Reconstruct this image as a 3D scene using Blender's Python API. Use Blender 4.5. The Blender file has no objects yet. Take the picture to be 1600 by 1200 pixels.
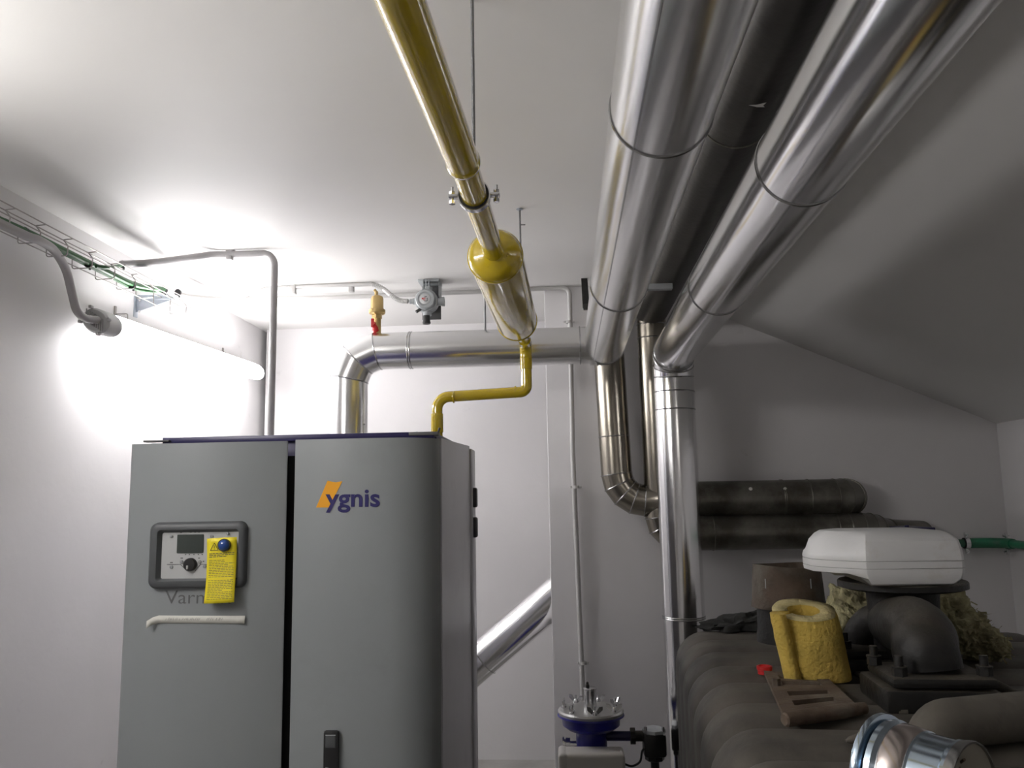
import bpy, bmesh, math, random
from mathutils import Vector, Matrix, noise
random.seed(7)
V = Vector
C = bpy.context.scene.collection
# ------------------------------------------------------------------ camera
F = 1280.0
CAMZ = 1.65
yw = V((83, -178, -F)).normalized()
zw = V((-0.026, 1, 0)); zw = (zw - zw.dot(yw) * yw).normalized()
xw = yw.cross(zw)
cam_d = bpy.data.cameras.new('camera'); cam = bpy.data.objects.new('camera', cam_d); C.objects.link(cam)
cam_d.sensor_width = 36; cam_d.lens = F * 36 / 1600; cam_d.clip_start = 0.02
M3 = Matrix((xw, yw, zw))
cam.matrix_world = Matrix.Translation((0, 0, CAMZ)) @ M3.to_4x4()
bpy.context.scene.camera = cam
sc = bpy.context.scene
sc.view_settings.view_transform = 'Standard'; sc.view_settings.look = 'None'
sc.view_settings.gamma = 1; sc.view_settings.use_curve_mapping = False
sc.view_settings.exposure = -0.1
# ------------------------------------------------------------------ world (closed room: only a trace of ambient)
w = bpy.data.worlds.new('world'); sc.world = w; w.use_nodes = True
w.node_tree.nodes['Background'].inputs[0].default_value = (0.8, 0.85, 1, 1)
w.node_tree.nodes['Background'].inputs[1].default_value = 0.05
LAMP_VIS = 46.0      # tube lamp in view
LAMP_REAR = 48.0     # the twin lamp on the left wall beside the photographer
LAMP_BACK = 5.5      # tube on the wall behind the photographer

def ray(px, py):
    v = V((px - 800, 600 - py, -F))
    return M3 @ v
def P(px, py, Y=None, X=None, Z=None):
    """point of the room seen at a pixel, on a plane Y / X / Z (Z above the eye)"""
    d = ray(px, py)
    if Y is not None: t = Y / d.y
    elif X is not None: t = X / d.x
    else: t = Z / d.z
    return V((0, 0, CAMZ)) + d * t

# ------------------------------------------------------------------ materials
def mat(name, col, rough=0.5, metal=0.0, var=0.0, vscale=6.0, bump=0.0, bscale=40.0, coat=0.0,
        dirt=None, dscale=3.0, damt=0.5, emit=0.0, stretch=None, rvar=0.0, dust=None):
    m = bpy.data.materials.new(name); m.use_nodes = True
    nt = m.node_tree; b = nt.nodes['Principled BSDF']
    b.inputs['Base Color'].default_value = (*col, 1)
    b.inputs['Roughness'].default_value = rough
    b.inputs['Metallic'].default_value = metal
    b.inputs['Coat Weight'].default_value = coat
    b.inputs['Coat Roughness'].default_value = 0.08
    tc = nt.nodes.new('ShaderNodeTexCoord')
    src = tc.outputs['Object']
    if stretch:
        mp = nt.nodes.new('ShaderNodeMapping'); mp.inputs['Scale'].default_value = stretch
        nt.links.new(src, mp.inputs[0]); src = mp.outputs[0]
    last = None
    if var or dirt:
        n = nt.nodes.new('ShaderNodeTexNoise'); n.inputs['Scale'].default_value = vscale; n.inputs['Detail'].default_value = 6
        nt.links.new(src, n.inputs['Vector'])
        r = nt.nodes.new('ShaderNodeValToRGB')
        r.color_ramp.elements[0].position = 0.3; r.color_ramp.elements[1].position = 0.7
        lo = [max(0, c * (1 - var)) for c in col]; hi = [min(1, c * (1 + var)) for c in col]
        r.color_ramp.elements[0].color = (*lo, 1); r.color_ramp.elements[1].color = (*hi, 1)
        nt.links.new(n.outputs['Fac'], r.inputs[0]); last = r.outputs[0]
    if dirt:
        n2 = nt.nodes.new('ShaderNodeTexNoise'); n2.inputs['Scale'].default_value = dscale; n2.inputs['Detail'].default_value = 9
        n2.inputs['Roughness'].default_value = 0.65
        nt.links.new(src, n2.inputs['Vector'])
        r2 = nt.nodes.new('ShaderNodeValToRGB')
        r2.color_ramp.elements[0].position = 1 - damt - 0.08; r2.color_ramp.elements[1].position = min(1, 1 - damt + 0.14)
        nt.links.new(n2.outputs['Fac'], r2.inputs[0])
        mx = nt.nodes.new('ShaderNodeMix'); mx.data_type = 'RGBA'
        nt.links.new(r2.outputs[0], mx.inputs[0]); nt.links.new(last, mx.inputs[6]); mx.inputs[7].default_value = (*dirt, 1)
        last = mx.outputs[2]
    if dust:
        ge_ = nt.nodes.new('ShaderNodeNewGeometry'); sx = nt.nodes.new('ShaderNodeSeparateXYZ'); nt.links.new(ge_.outputs['Normal'], sx.inputs[0])
        n5 = nt.nodes.new('ShaderNodeTexNoise'); n5.inputs['Scale'].default_value = 7; n5.inputs['Detail'].default_value = 6; nt.links.new(src, n5.inputs['Vector'])
        ad = nt.nodes.new('ShaderNodeMath'); ad.operation = 'MULTIPLY'; nt.links.new(sx.outputs[2], ad.inputs[0]); nt.links.new(n5.outputs['Fac'], ad.inputs[1])
        mr5 = nt.nodes.new('ShaderNodeMapRange'); mr5.inputs[1].default_value = 0.12; mr5.inputs[2].default_value = 0.55
        nt.links.new(ad.outputs[0], mr5.inputs[0])
        mx5 = nt.nodes.new('ShaderNodeMix'); mx5.data_type = 'RGBA'
        nt.links.new(mr5.outputs[0], mx5.inputs[0]); nt.links.new(last, mx5.inputs[6]); mx5.inputs[7].default_value = (*dust, 1)
        last = mx5.outputs[2]
    if last is not None: nt.links.new(last, b.inputs['Base Color'])
    if rvar:
        n3 = nt.nodes.new('ShaderNodeTexNoise'); n3.inputs['Scale'].default_value = 9; n3.inputs['Detail'].default_value = 4
        nt.links.new(src, n3.inputs['Vector'])
        mr = nt.nodes.new('ShaderNodeMapRange'); mr.inputs[3].default_value = max(0, rough - rvar); mr.inputs[4].default_value = rough + rvar
        nt.links.new(n3.outputs['Fac'], mr.inputs[0]); nt.links.new(mr.outputs[0], b.inputs['Roughness'])
    if bump:
        n4 = nt.nodes.new('ShaderNodeTexNoise'); n4.inputs['Scale'].default_value = bscale; n4.inputs['Detail'].default_value = 5
        nt.links.new(src, n4.inputs['Vector'])
        bp = nt.nodes.new('ShaderNodeBump'); bp.inputs['Strength'].default_value = bump; bp.inputs['Distance'].default_value = 0.01
        nt.links.new(n4.outputs['Fac'], bp.inputs['Height']); nt.links.new(bp.outputs[0], b.inputs['Normal'])
    if emit:
        b.inputs['Emission Color'].default_value = (*col, 1); b.inputs['Emission Strength'].default_value = emit
    return m

M = {}
M['wall'] = mat('wall_paint', (0.71, 0.695, 0.70), 0.6, var=0.03, vscale=2, bump=0.12, bscale=18, dirt=(0.42, 0.40, 0.39), dscale=4.2, damt=0.26)
M['ceil'] = mat('ceiling_paint', (0.69, 0.68, 0.665), 0.6, var=0.03, vscale=1.3, bump=0.08, bscale=12)
M['floor'] = mat('concrete', (0.30, 0.29, 0.275), 0.8, var=0.15, vscale=4, bump=0.3)
M['alu'] = mat('aluminium_cladding', (0.80, 0.80, 0.80), 0.23, 1.0, rvar=0.05, bump=0.035, bscale=3.0)
M['alu2'] = mat('polished_cladding', (0.86, 0.86, 0.87), 0.16, 1.0, rvar=0.03, bump=0.03, bscale=3.0)
M['seam'] = mat('seam_metal', (0.42, 0.42, 0.42), 0.25, 1.0)
M['brown'] = mat('tinted_stainless', (0.31, 0.285, 0.24), 0.24, 1.0, rvar=0.06, var=0.12, vscale=5, dirt=(0.20, 0.17, 0.135), dscale=3, damt=0.35)
M['oldpipe'] = mat('dusty_old_cladding', (0.21, 0.20, 0.175), 0.38, 0.75, var=0.2, vscale=8, dirt=(0.10, 0.092, 0.075), dscale=5, damt=0.5, bump=0.15, bscale=14, rvar=0.12)
M['shadeduct'] = mat('shade_toned_stainless', (0.035, 0.032, 0.028), 0.42, 0.6, var=0.3, vscale=5, bump=0.1)  # stainless flue lying in shade; the shade is put into this near-black colour
M['yellow'] = mat('yellow_gas_paint', (0.60, 0.44, 0.012), 0.12, 0.0, var=0.06, vscale=9, bump=0.10, bscale=30, coat=1.0)
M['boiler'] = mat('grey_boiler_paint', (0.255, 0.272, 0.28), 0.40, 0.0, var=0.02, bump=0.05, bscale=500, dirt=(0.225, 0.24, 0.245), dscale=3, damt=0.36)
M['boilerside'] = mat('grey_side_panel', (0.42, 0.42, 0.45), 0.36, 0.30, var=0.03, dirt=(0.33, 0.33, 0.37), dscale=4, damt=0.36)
M['navy'] = mat('navy_frame', (0.022, 0.018, 0.085), 0.35)
M['black'] = mat('black_plastic', (0.012, 0.012, 0.013), 0.38, bump=0.05)
M['rubber'] = mat('black_rubber', (0.015, 0.015, 0.017), 0.6)
M['bezel'] = mat('dark_grey_bezel', (0.075, 0.080, 0.085), 0.45, bump=0.03, bscale=400)
M['facia'] = mat('silver_facia', (0.52, 0.53, 0.53), 0.35, 0.2)
M['lcd'] = mat('lcd_glass', (0.045, 0.055, 0.05), 0.12)
M['button'] = mat('grey_button', (0.30, 0.31, 0.32), 0.35)
M['blue'] = mat('blue_button', (0.02, 0.07, 0.28), 0.2, coat=0.6)
M['ink'] = mat('dark_print', (0.07, 0.07, 0.07), 0.6)
M['inkgrey'] = mat('grey_lettering', (0.11, 0.11, 0.115), 0.5)
M['inknavy'] = mat('navy_lettering', (0.022, 0.018, 0.12), 0.4)
M['orange'] = mat('orange_logo', (0.90, 0.40, 0.01), 0.45)
M['tape'] = mat('masking_tape', (0.66, 0.65, 0.60), 0.6, var=0.05, vscale=20)
M['tagy'] = mat('yellow_tag', (0.86, 0.72, 0.02), 0.5, var=0.04, vscale=14)
M['conduit'] = mat('grey_pvc', (0.34, 0.33, 0.33), 0.42, var=0.03)
M['conduitlight'] = mat('light_grey_pvc', (0.52, 0.51, 0.50), 0.42, var=0.03)
M['clip'] = mat('grey_clip_plastic', (0.42, 0.41, 0.40), 0.5)
M['galv'] = mat('galvanised_steel', (0.50, 0.54, 0.60), 0.35, 0.85, var=0.12, vscale=25)
M['wire'] = mat('zinc_wire', (0.34, 0.32, 0.31), 0.4, 0.7)
M['zinc'] = mat('bright_zinc', (0.72, 0.72, 0.73), 0.22, 1.0)
M['rod'] = mat('threaded_rod_steel', (0.28, 0.28, 0.29), 0.4, 0.8, bump=0.5, bscale=200)
M['cablegreen'] = mat('green_cable', (0.035, 0.13, 0.045), 0.45)
M['greenpipe'] = mat('green_ppr', (0.02, 0.17, 0.085), 0.42, var=0.1, dirt=(0.05, 0.12, 0.08), dscale=9, damt=0.4)
M['brass'] = mat('brass', (0.62, 0.45, 0.20), 0.33, 0.85, var=0.08)
M['red'] = mat('red_plastic', (0.55, 0.018, 0.02), 0.35)
M['castgrey'] = mat('detector_grey', (0.38, 0.40, 0.41), 0.45, 0.25, var=0.05)
M['castdark'] = mat('detector_dark', (0.10, 0.10, 0.10), 0.5)
M['lampcap'] = mat('lamp_end_grey', (0.42, 0.42, 0.42), 0.5)
M['lampglow'] = mat('lamp_diffuser', (1.0, 0.98, 0.985), 0.3, emit=LAMP_VIS)
M['lampglow2'] = mat('lamp_diffuser_rear', (1.0, 0.975, 0.95), 0.3, emit=LAMP_REAR)
M['lampglow3'] = mat('lamp_diffuser_back', (1.0, 0.95, 0.88), 0.3, emit=LAMP_BACK)
M['tank'] = mat('dusty_black_tank', (0.030, 0.028, 0.025), 0.62, 0.0, var=0.25, vscale=5, dirt=(0.055, 0.05, 0.042), dscale=3.5, damt=0.5, dust=(0.105, 0.093, 0.077), bump=0.25, bscale=30)
M['iron'] = mat('dusty_cast_iron', (0.016, 0.0155, 0.015), 0.55, 0.2, var=0.3, vscale=9, dirt=(0.04, 0.036, 0.03), dscale=5, damt=0.42, dust=(0.10, 0.088, 0.07), bump=0.35, bscale=40)
M['rust'] = mat('rusty_steel', (0.085, 0.058, 0.040), 0.7, 0.2, var=0.35, vscale=10, dirt=(0.14, 0.125, 0.10), dscale=6, damt=0.5, bump=0.4, bscale=40)
M['plate'] = mat('dusty_brown_iron', (0.125, 0.088, 0.062), 0.75, 0.1, var=0.25, vscale=14, dirt=(0.19, 0.165, 0.13), dscale=8, damt=0.45, bump=0.4, bscale=60)
M['dustpipe'] = mat('dust_covered_pipe', (0.12, 0.108, 0.09), 0.75, var=0.2, vscale=9, bump=0.2, bscale=40, dirt=(0.08, 0.072, 0.06), dscale=5, damt=0.4)
M['glass'] = mat('yellow_glass_wool', (0.66, 0.47, 0.10), 0.95, var=0.16, vscale=14, bump=0.8, bscale=90, dirt=(0.50, 0.33, 0.07), dscale=7, damt=0.42)
M['glasspale'] = mat('pale_glass_wool', (0.66, 0.56, 0.28), 0.95, var=0.15, vscale=30, bump=0.8, bscale=120)
M['wool'] = mat('loose_rock_wool', (0.36, 0.33, 0.19), 0.98, var=0.35, vscale=18, bump=1.0, bscale=60, dirt=(0.20, 0.17, 0.10), dscale=7, damt=0.4)
M['white'] = mat('dusty_white_plastic', (0.76, 0.76, 0.76), 0.35, var=0.03, dirt=(0.55, 0.50, 0.42), dscale=4, damt=0.36)
M['offwhite'] = mat('cream_plastic', (0.52, 0.50, 0.47), 0.45)
M['groove'] = mat('grey_groove', (0.25, 0.25, 0.25), 0.6)
M['valveblue'] = mat('blue_cast_body', (0.012, 0.012, 0.20), 0.35, coat=0.3)
M['lid'] = mat('plated_lid', (0.50, 0.50, 0.49), 0.35, 0.8, var=0.1)
M['bluesteel'] = mat('blue_tinted_stainless', (0.50, 0.60, 0.70), 0.16, 1.0, rvar=0.04)
M['warmsteel'] = mat('warm_stainless', (0.62, 0.55, 0.52), 0.20, 1.0)
M['dustin'] = mat('dusty_duct_inside', (0.24, 0.22, 0.18), 0.8, var=0.2, bump=0.1)
M['cloth'] = mat('black_rag', (0.020, 0.020, 0.019), 0.9, bump=0.4)
M['paper'] = mat('torn_white_paper', (0.5, 0.49, 0.47), 0.7)

# ------------------------------------------------------------------ mesh builder
def perp(d):
    d = d.normalized()
    a = V((0, 0, 1)) if abs(d.z) < 0.9 else V((1, 0, 0))
    u = d.cross(a).normalized(); return u, d.cross(u).normalized()
class MB:
    def __init__(s): s.v = []; s.f = []
    def add(s, vs, fs):
        n = len(s.v); s.v += [V(p) for p in vs]; s.f += [tuple(i + n for i in f) for f in fs]; return s
    def bm(s, bm):
        bm.verts.index_update(); s.add([v.co.copy() for v in bm.verts], [[v.index for v in f.verts] for f in bm.faces]); bm.free(); return s
    def box(s, c, size, rot=None, bev=0.0, seg=2):
        b = bmesh.new(); bmesh.ops.create_cube(b, size=1)
        bmesh.ops.scale(b, vec=size, verts=b.verts)
        if bev: bmesh.ops.bevel(b, geom=b.edges[:], offset=bev, segments=seg, affect='EDGES', profile=0.5)
        m = Matrix.Translation(V(c))
        if rot is not None: m = m @ rot.to_4x4()
        bmesh.ops.transform(b, matrix=m, verts=b.verts); return s.bm(b)
    def rings(s, rings, cap=True, closed=False):
        n = len(rings[0]); vs = [p for r in rings for p in r]; fs = []
        R = len(rings)
        for i in range(R if closed else R - 1):
            j = (i + 1) % R
            for k in range(n):
                l = (k + 1) % n
                fs.append((i * n + k, i * n + l, j * n + l, j * n + k))
        if cap and not closed:
            fs.append(tuple(reversed(range(n)))); fs.append(tuple((R - 1) * n + k for k in range(n)))
        return s.add(vs, fs)
    def cyl(s, a, b, r0, r1=None, seg=24, cap=True):
        a, b = V(a), V(b); r1 = r0 if r1 is None else r1
        u, v = perp(b - a)
        return s.rings([[a + (u * math.cos(t) + v * math.sin(t)) * r0 for t in ang(seg)],
                        [b + (u * math.cos(t) + v * math.sin(t)) * r1 for t in ang(seg)]], cap)
    def lathe(s, a, d, prof, seg=32, cap=True):
        """prof: (distance along d, radius)"""
        a, d = V(a), V(d).normalized(); u, v = perp(d)
        return s.rings([[a + d * h + (u * math.cos(t) + v * math.sin(t)) * r for t in ang(seg)] for h, r in prof], cap)
    def tube(s, pts, r, seg=12, cap=True):
        return s.rings(mitre(pts, r, seg), cap)
    def loop(s, ring, r, seg=6):
        """a bead along a closed ring of points"""
        n = len(ring); c = sum(ring, V()) / n; rs = []
        for i in range(n):
            t = (ring[(i + 1) % n] - ring[i - 1]).normalized(); o = (ring[i] - c).normalized(); b = t.cross(o).normalized()
            rs.append([ring[i] + (o * math.cos(a) + b * math.sin(a)) * r for a in ang(seg)])
        return s.rings(rs, closed=True)
    def prism(s, poly, z0, z1, bev=0):
        """poly: (x, y) outline"""
        n = len(poly)
        return s.rings([[V((x, y, z0)) for x, y in poly], [V((x, y, z1)) for x, y in poly]])
    def extrude(s, pts, d):
        d = V(d); return s.rings([[V(p) for p in pts], [V(p) + d for p in pts]])
def ang(n): return [2 * math.pi * k / n for k in range(n)]
def mitre(pts, r, seg=12):
    pts = [V(p) for p in pts]; out = []
    a = (pts[1] - pts[0]).normalized(); u, v = perp(a)
    ring = [pts[0] + (u * math.cos(t) + v * math.sin(t)) * r for t in ang(seg)]; out.append(ring)
    for i in range(1, len(pts)):
        a = (pts[i] - pts[i - 1]).normalized()
        b = (pts[i + 1] - pts[i]).normalized() if i + 1 < len(pts) else a
        n = a + b
        ring = [q + a * ((pts[i] - q).dot(n) / a.dot(n)) for q in ring]; out.append(ring)
    return out
def fillet(pts, rad, n=8):
    pts = [V(p) for p in pts]; out = [pts[0]]
    for i in range(1, len(pts) - 1):
        a = (pts[i - 1] - pts[i]); b = (pts[i + 1] - pts[i])
        R = rad[i - 1] if isinstance(rad, (list, tuple)) else rad
        an = a.angle(b); 
        if an > math.pi - 0.02: out.append(pts[i]); continue
        d = min(R / math.tan(an / 2), a.length * 0.49, b.length * 0.49); R = d * math.tan(an / 2)
        a.normalize(); b.normalize(); bis = (a + b).normalized(); c = pts[i] + bis * (R / math.sin(an / 2))
        s0 = pts[i] + a * d - c; s1 = pts[i] + b * d - c; tot = s0.angle(s1); ax = s0.cross(s1).normalized()
        # circumscribed points so that mitred pieces look like an elbow
        for k in range(n + 1):
            out.append(c + Matrix.Rotation(tot * k / n, 3, ax) @ s0)
    out.append(pts[-1]); return out
def smooth_path(pts, n=8):
    pts = [V(p) for p in pts]; q = [2 * pts[0] - pts[1]] + pts + [2 * pts[-1] - pts[-2]]; out = []
    for i in range(1, len(q) - 2):
        for k in range(n):
            t = k / n; p0, p1, p2, p3 = q[i - 1:i + 3]
            out.append(0.5 * ((2 * p1) + (p2 - p0) * t + (2 * p0 - 5 * p1 + 4 * p2 - p3) * t * t + (3 * p1 - p0 - 3 * p2 + p3) * t ** 3))
    out.append(pts[-1]); return out

ORG = {}
def origin(o): return ORG.get(o.name, V())
def obj(name, mb, m, parent=None, sharp=35, loc=None, label=None):
    me = bpy.data.meshes.new(name)
    o = bpy.data.objects.new(name, me); C.objects.link(o)
    base = origin(parent) if parent else (V(loc) if loc is not None else V())
    me.from_pydata([tuple(p - base) for p in mb.v], [], mb.f)
    if isinstance(m, str): m = M[m]
    me.materials.append(m)
    b = bmesh.new(); b.from_mesh(me)
    bmesh.ops.recalc_face_normals(b, faces=b.faces)
    lim = math.radians(sharp)
    for e in b.edges:
        e.smooth = not (len(e.link_faces) == 2 and e.calc_face_angle(0) > lim)
    for f in b.faces: f.smooth = True
    b.to_mesh(me); b.free()
    if parent: o.parent = parent
    else: o.location = base
    ORG[o.name] = base
    if label: o['label'] = label
    return o
def tag(o, label=None, cat=None, group=None, kind=None):
    if label: o['label'] = label
    if cat: o['category'] = cat
    if group: o['group'] = group
    if kind: o['kind'] = kind
    return o
def thing(name, loc, label, cat, group=None):
    o = bpy.data.objects.new(name, None); C.objects.link(o); o.location = V(loc); o.empty_display_size = 0.05
    ORG[o.name] = V(loc); return tag(o, label, cat, group)
def struct(name, mb, m): return tag(obj(name, mb, m), kind='structure')

# ------------------------------------------------------------------ the room
YB, YC, XR, ZC = 5.50, 4.60, 2.35, CAMZ + 1.20
XL = P(407, 600, Y=YB).x
YR = -2.2
XA = P(858, 800, Y=YC).x      # left edge of the wall that stands forward
XK, ZK = 0.457, CAMZ + 0.36   # crease of the ceiling, height at the right wall
struct('floor', MB().box((0.15, 1.65, -0.05), (4.8, 8.0, 0.10)), 'floor')
struct('wall_left', MB().box((XL - 0.05, 1.65, 1.5), (0.10, 8.0, 3.1)), 'wall')
struct('wall_alcove', MB().box((0.15, YB + 0.05, 1.5), (4.4, 0.10, 3.0)), 'wall')
struct('wall_back', MB().box(((XA + 2.45) / 2, YC + 0.07, 1.5), (2.45 - XA, 0.14, 3.0), bev=0.006), 'wall')
struct('wall_right', MB().box((XR + 0.05, 1.65, 1.2), (0.10, 8.0, 2.5)), 'wall')
struct('wall_front', MB().box((0.15, YR - 0.05, 1.5), (4.6, 0.10, 3.1)), 'wall')
sl = (ZK - ZC) / (XR - XK)
prof = [(XL - 0.1, ZC), (XK, ZC), (XR + 0.1, ZK + sl * 0.1), (XR + 0.1, ZC + 0.15), (XL - 0.1, ZC + 0.15)]
struct('ceiling', MB().extrude([V((x, YR - 0.1, z)) for x, z in prof], (0, YB - YR + 0.2, 0)), 'ceil')

# ------------------------------------------------------------------ clad pipes
def clad(name, label, cat, pts, r, m, rings=(), bends=(), nb=3, seg=48, bead=0.0035, ringm='seam', loc=None, group=None):
    """pts: corners; bends: radius per corner; rings: (segment number, fraction) of extra joints"""
    path = [V(pts[0])]; kinds = []
    # insert joints on straight legs
    full = fillet(pts, list(bends), nb) if bends else [V(p) for p in pts]
    root = thing(name, loc or pts[0], label, cat, group)
    jp = []
    for i, p in enumerate(full[:-1]):
        jp.append((p, 'leg'))
        for (k, fr) in rings:
            if k == i: jp.append((p.lerp(full[i + 1], fr), 'leg'))
    jp.append((full[-1], 'leg'))
    P_ = [p for p, _ in jp]; R = mitre(P_, r, seg)
    for i in range(len(P_) - 1):
        L = (P_[i + 1] - P_[i]).length
        mb = MB().rings([R[i], R[i + 1]])
        o = obj('elbow_segment' if L < r * 1.6 else 'pipe_section', mb, m, root)
    for i in range(1, len(P_) - 1):
        obj('seam_ring', MB().loop(R[i], bead), ringm, root)
    return root, P_, R

YF = 3.94                       # plane of the pipes that run across the back
RF = 0.0905
Zf = P(900, 540, Y=YF).z
xF0 = P(546, 600, Y=YF).x
X1 = 0.209; RP1 = 0.0985
# first silver pipe: from behind the boiler up, across the back, then forward along the ceiling over the camera
h0 = V((xF0, YF, 0.9)); h1 = V((xF0, YF, Zf)); h2 = V((X1, YF, Zf)); h3 = V((X1 - 0.012, YR + 0.1, Zf + 0.005))
root, P_, R_ = clad('insulated_pipe', 'silver metal-clad pipe rising behind the boiler and crossing the back to the right', 'pipe',
    [h0, h1, V((P(921, 540, Y=YF).x, YF, Zf))], RF, 'alu', bends=(0.14,), nb=2,
    rings=((3, 0.155), (3, 0.165), (3, 0.955)), loc=(xF0, YF, 0))
for z in (1.86, 2.02):
    obj('rivet', MB().lathe((xF0 + RF * 0.93, YF - 0.035, z), (0.9, -0.35, 0), [(0, 0.004), (0.003, 0.0035), (0.004, 0.001)], 8), 'seam', root)
# long pipe one
p1 = [V((P(921, 540, Y=YF).x, YF, Zf)), V((X1, YF, Zf)), h3]
root, P1, R1 = clad('insulated_pipe', 'wide shiny silver pipe under the ceiling, nearer the yellow gas pipe', 'pipe',
    p1, RP1, 'alu', bends=(0.09,), nb=3, rings=((4, 0.185), (4, 0.401), (4, 0.62)), loc=(X1, YR + 0.1, Zf))
def strip(root, a, b, r, angd, m='seam', wdt=0.003):
    """raised lengthwise lap of the cladding"""
    d = (b - a).normalized(); u = V((0, 0, 1)); s = d.cross(u).normalized(); t = math.radians(angd)
    o = (s * math.cos(t) + u * math.sin(t)); c = (a + b) / 2 + o * r
    mm = Matrix((d.cross(o), d, o)).transposed()
    obj('lap_seam', MB().box(c, (wdt, (b - a).length, 0.003), mm), m, root)
strip(root, V((X1, 4.0, Zf)), h3, RP1, -55)
# pipe two, drops to the floor at the back
X2, Y2 = P(1054, 640, Y=4.12).x, 4.12
Z2 = CAMZ + 0.728
q = [V((X2, Y2, 0.0)), V((X2, Y2, Z2 - 0.02)), V((X2 - 0.06, YR + 0.1, Z2))]
root, P2, R2 = clad('insulated_pipe', 'wide shiny silver pipe under the sloping ceiling that drops to the floor beside the tank', 'pipe',
    q, 0.1005, 'alu2', bends=(0.115,), nb=3,
    rings=((0, 0.475), (0, 0.479), (0, 0.925), (0, 0.965), (4, 0.20), (4, 0.372), (4, 0.62)), loc=(X2, Y2, 0))
strip(root, V((X2 - 0.002, 3.9, Z2)), V((X2 - 0.06, YR + 0.1, Z2)), 0.1005, -120)
# the stainless flue above and between, its shade put into the colour
XD, YD = P(1020, 560, Y=4.42).x, 4.42
ZD = CAMZ + 1.018
root, PD, RD = clad('flue_duct', 'old stainless duct toned as in shade, running in the gap above the two silver ceiling pipes', 'duct',
    [V((XD, YD - 0.02, ZD)), V((XD - 0.02, YR + 0.1, ZD + 0.01))], 0.098, 'shadeduct', rings=((0, 0.35), (0, 0.62)), loc=(XD, YD, ZD), ringm='oldpipe')
sp = P(1184, 163, Z=0.919)
obj('paper_scrap', MB().add([sp + V(p) for p in ((-.022, 0, -.001), (0, .008, -.003), (.02, .014, -.001), (.012, .0, -.004), (.018, -.012, -.002), (-.004, -.004, -.003))],
    [(0, 1, 5), (1, 2, 3), (1, 3, 5), (3, 4, 5)]), 'paper', root)
tag(obj('support_rail', MB().box((0.39, 3.52, CAMZ + 0.905), (0.20, 0.03, 0.026), bev=0.002), 'castgrey'),
    'grey steel rail crossing under the shade-toned duct between the two silver pipes', 'rail')
# tinted stainless pipes down the back wall and the dusty pipes along it
YW = 4.48; RB = 0.083
xb1 = P(951, 640, Y=YW).x
zu = P(1200, 779, Y=4.44).z; zl = P(1200, 831, Y=4.42).z
xe1 = P(1330, 775, Y=4.44).x; xe2 = P(1350, 830, Y=4.42).x
root, _, _ = clad('flue_pipe', 'brownish stainless pipe dropping left of the polished vertical pipe and bending right near the wall', 'pipe',
    [V((xb1, YW, ZC - 0.01)), V((xb1 + 0.035, YW, zu)), V((X2 + 0.02, YW - 0.02, zu))], RB, 'brown', bends=(0.19,), nb=4,
    rings=((0, 0.81),), loc=(xb1, YW, ZC - 0.01))
xb2 = P(1021, 640, Y=YW).x
root, _, _ = clad('flue_pipe', 'narrow brownish stainless pipe half hidden just left of the polished vertical pipe', 'pipe',
    [V((xb2, YD, ZD + 0.05)), V((xb2 + 0.01, YW - 0.01, zu + 0.02)), V((xb2 + 0.01, YW - 0.01, zl + 0.03)), V((xb2 + 0.12, YW - 0.01, zl - 0.04))], 0.078, 'brown', bends=(0.1, 0.1), nb=2,
    rings=((0, 0.13), (0, 0.2),), loc=(xb2, YD, 1.7))
root, _, _ = clad('wall_pipe', 'dusty dark grey pipe along the back wall, the upper of the two', 'pipe',
    [V((X2 + 0.03, 4.44, zu)), V((xe1 - 0.01, 4.44, zu)), V((xe1 + 0.03, YC + 0.05, zu - 0.002))], 0.096, 'oldpipe', bends=(0.10,), nb=3,
    rings=((0, 0.67), (0, 0.68), (0, 0.84)), loc=(X2, 4.44, zu), ringm='oldpipe')
for px in (1173, 1227):
    c = P(px, 764, Y=4.355); obj('paint_splash', MB().lathe(c + V((0, 0.004, 0)), (0, -1, 0.3), [(0, 0.010), (0.004, 0.009), (0.006, 0.003)], 10), 'tape', root)
root, _, _ = clad('wall_pipe', 'dusty dark grey pipe along the back wall, the lower of the two', 'pipe',
    [V((X2 + 0.05, 4.41, zl)), V((xe2 + 0.02, 4.41, zl)), V((xe2 + 0.13, 4.48, zl - 0.035)), V((xe2 + 0.35, 4.56, zl - 0.05))], 0.090, 'oldpipe', bends=(0.12, 0.1), nb=2,
    rings=((0, 0.17), (0, 0.86), (0, 0.93)), loc=(X2, 4.41, zl), ringm='oldpipe')

# diagonal pipe in the alcove
a = P(700, 1072, Y=4.75); b = P(905, 905, Y=4.75)
root, _, _ = clad('insulated_pipe', 'crinkled silver pipe rising diagonally behind the right side of the boiler', 'pipe',
    [a + V((-0.5, 0, -0.42)), b + V((0.1, 0, 0.1))], 0.102, 'alu2', rings=((0, 0.52),), loc=(a.x - .5, 4.75, 0.5))

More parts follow.
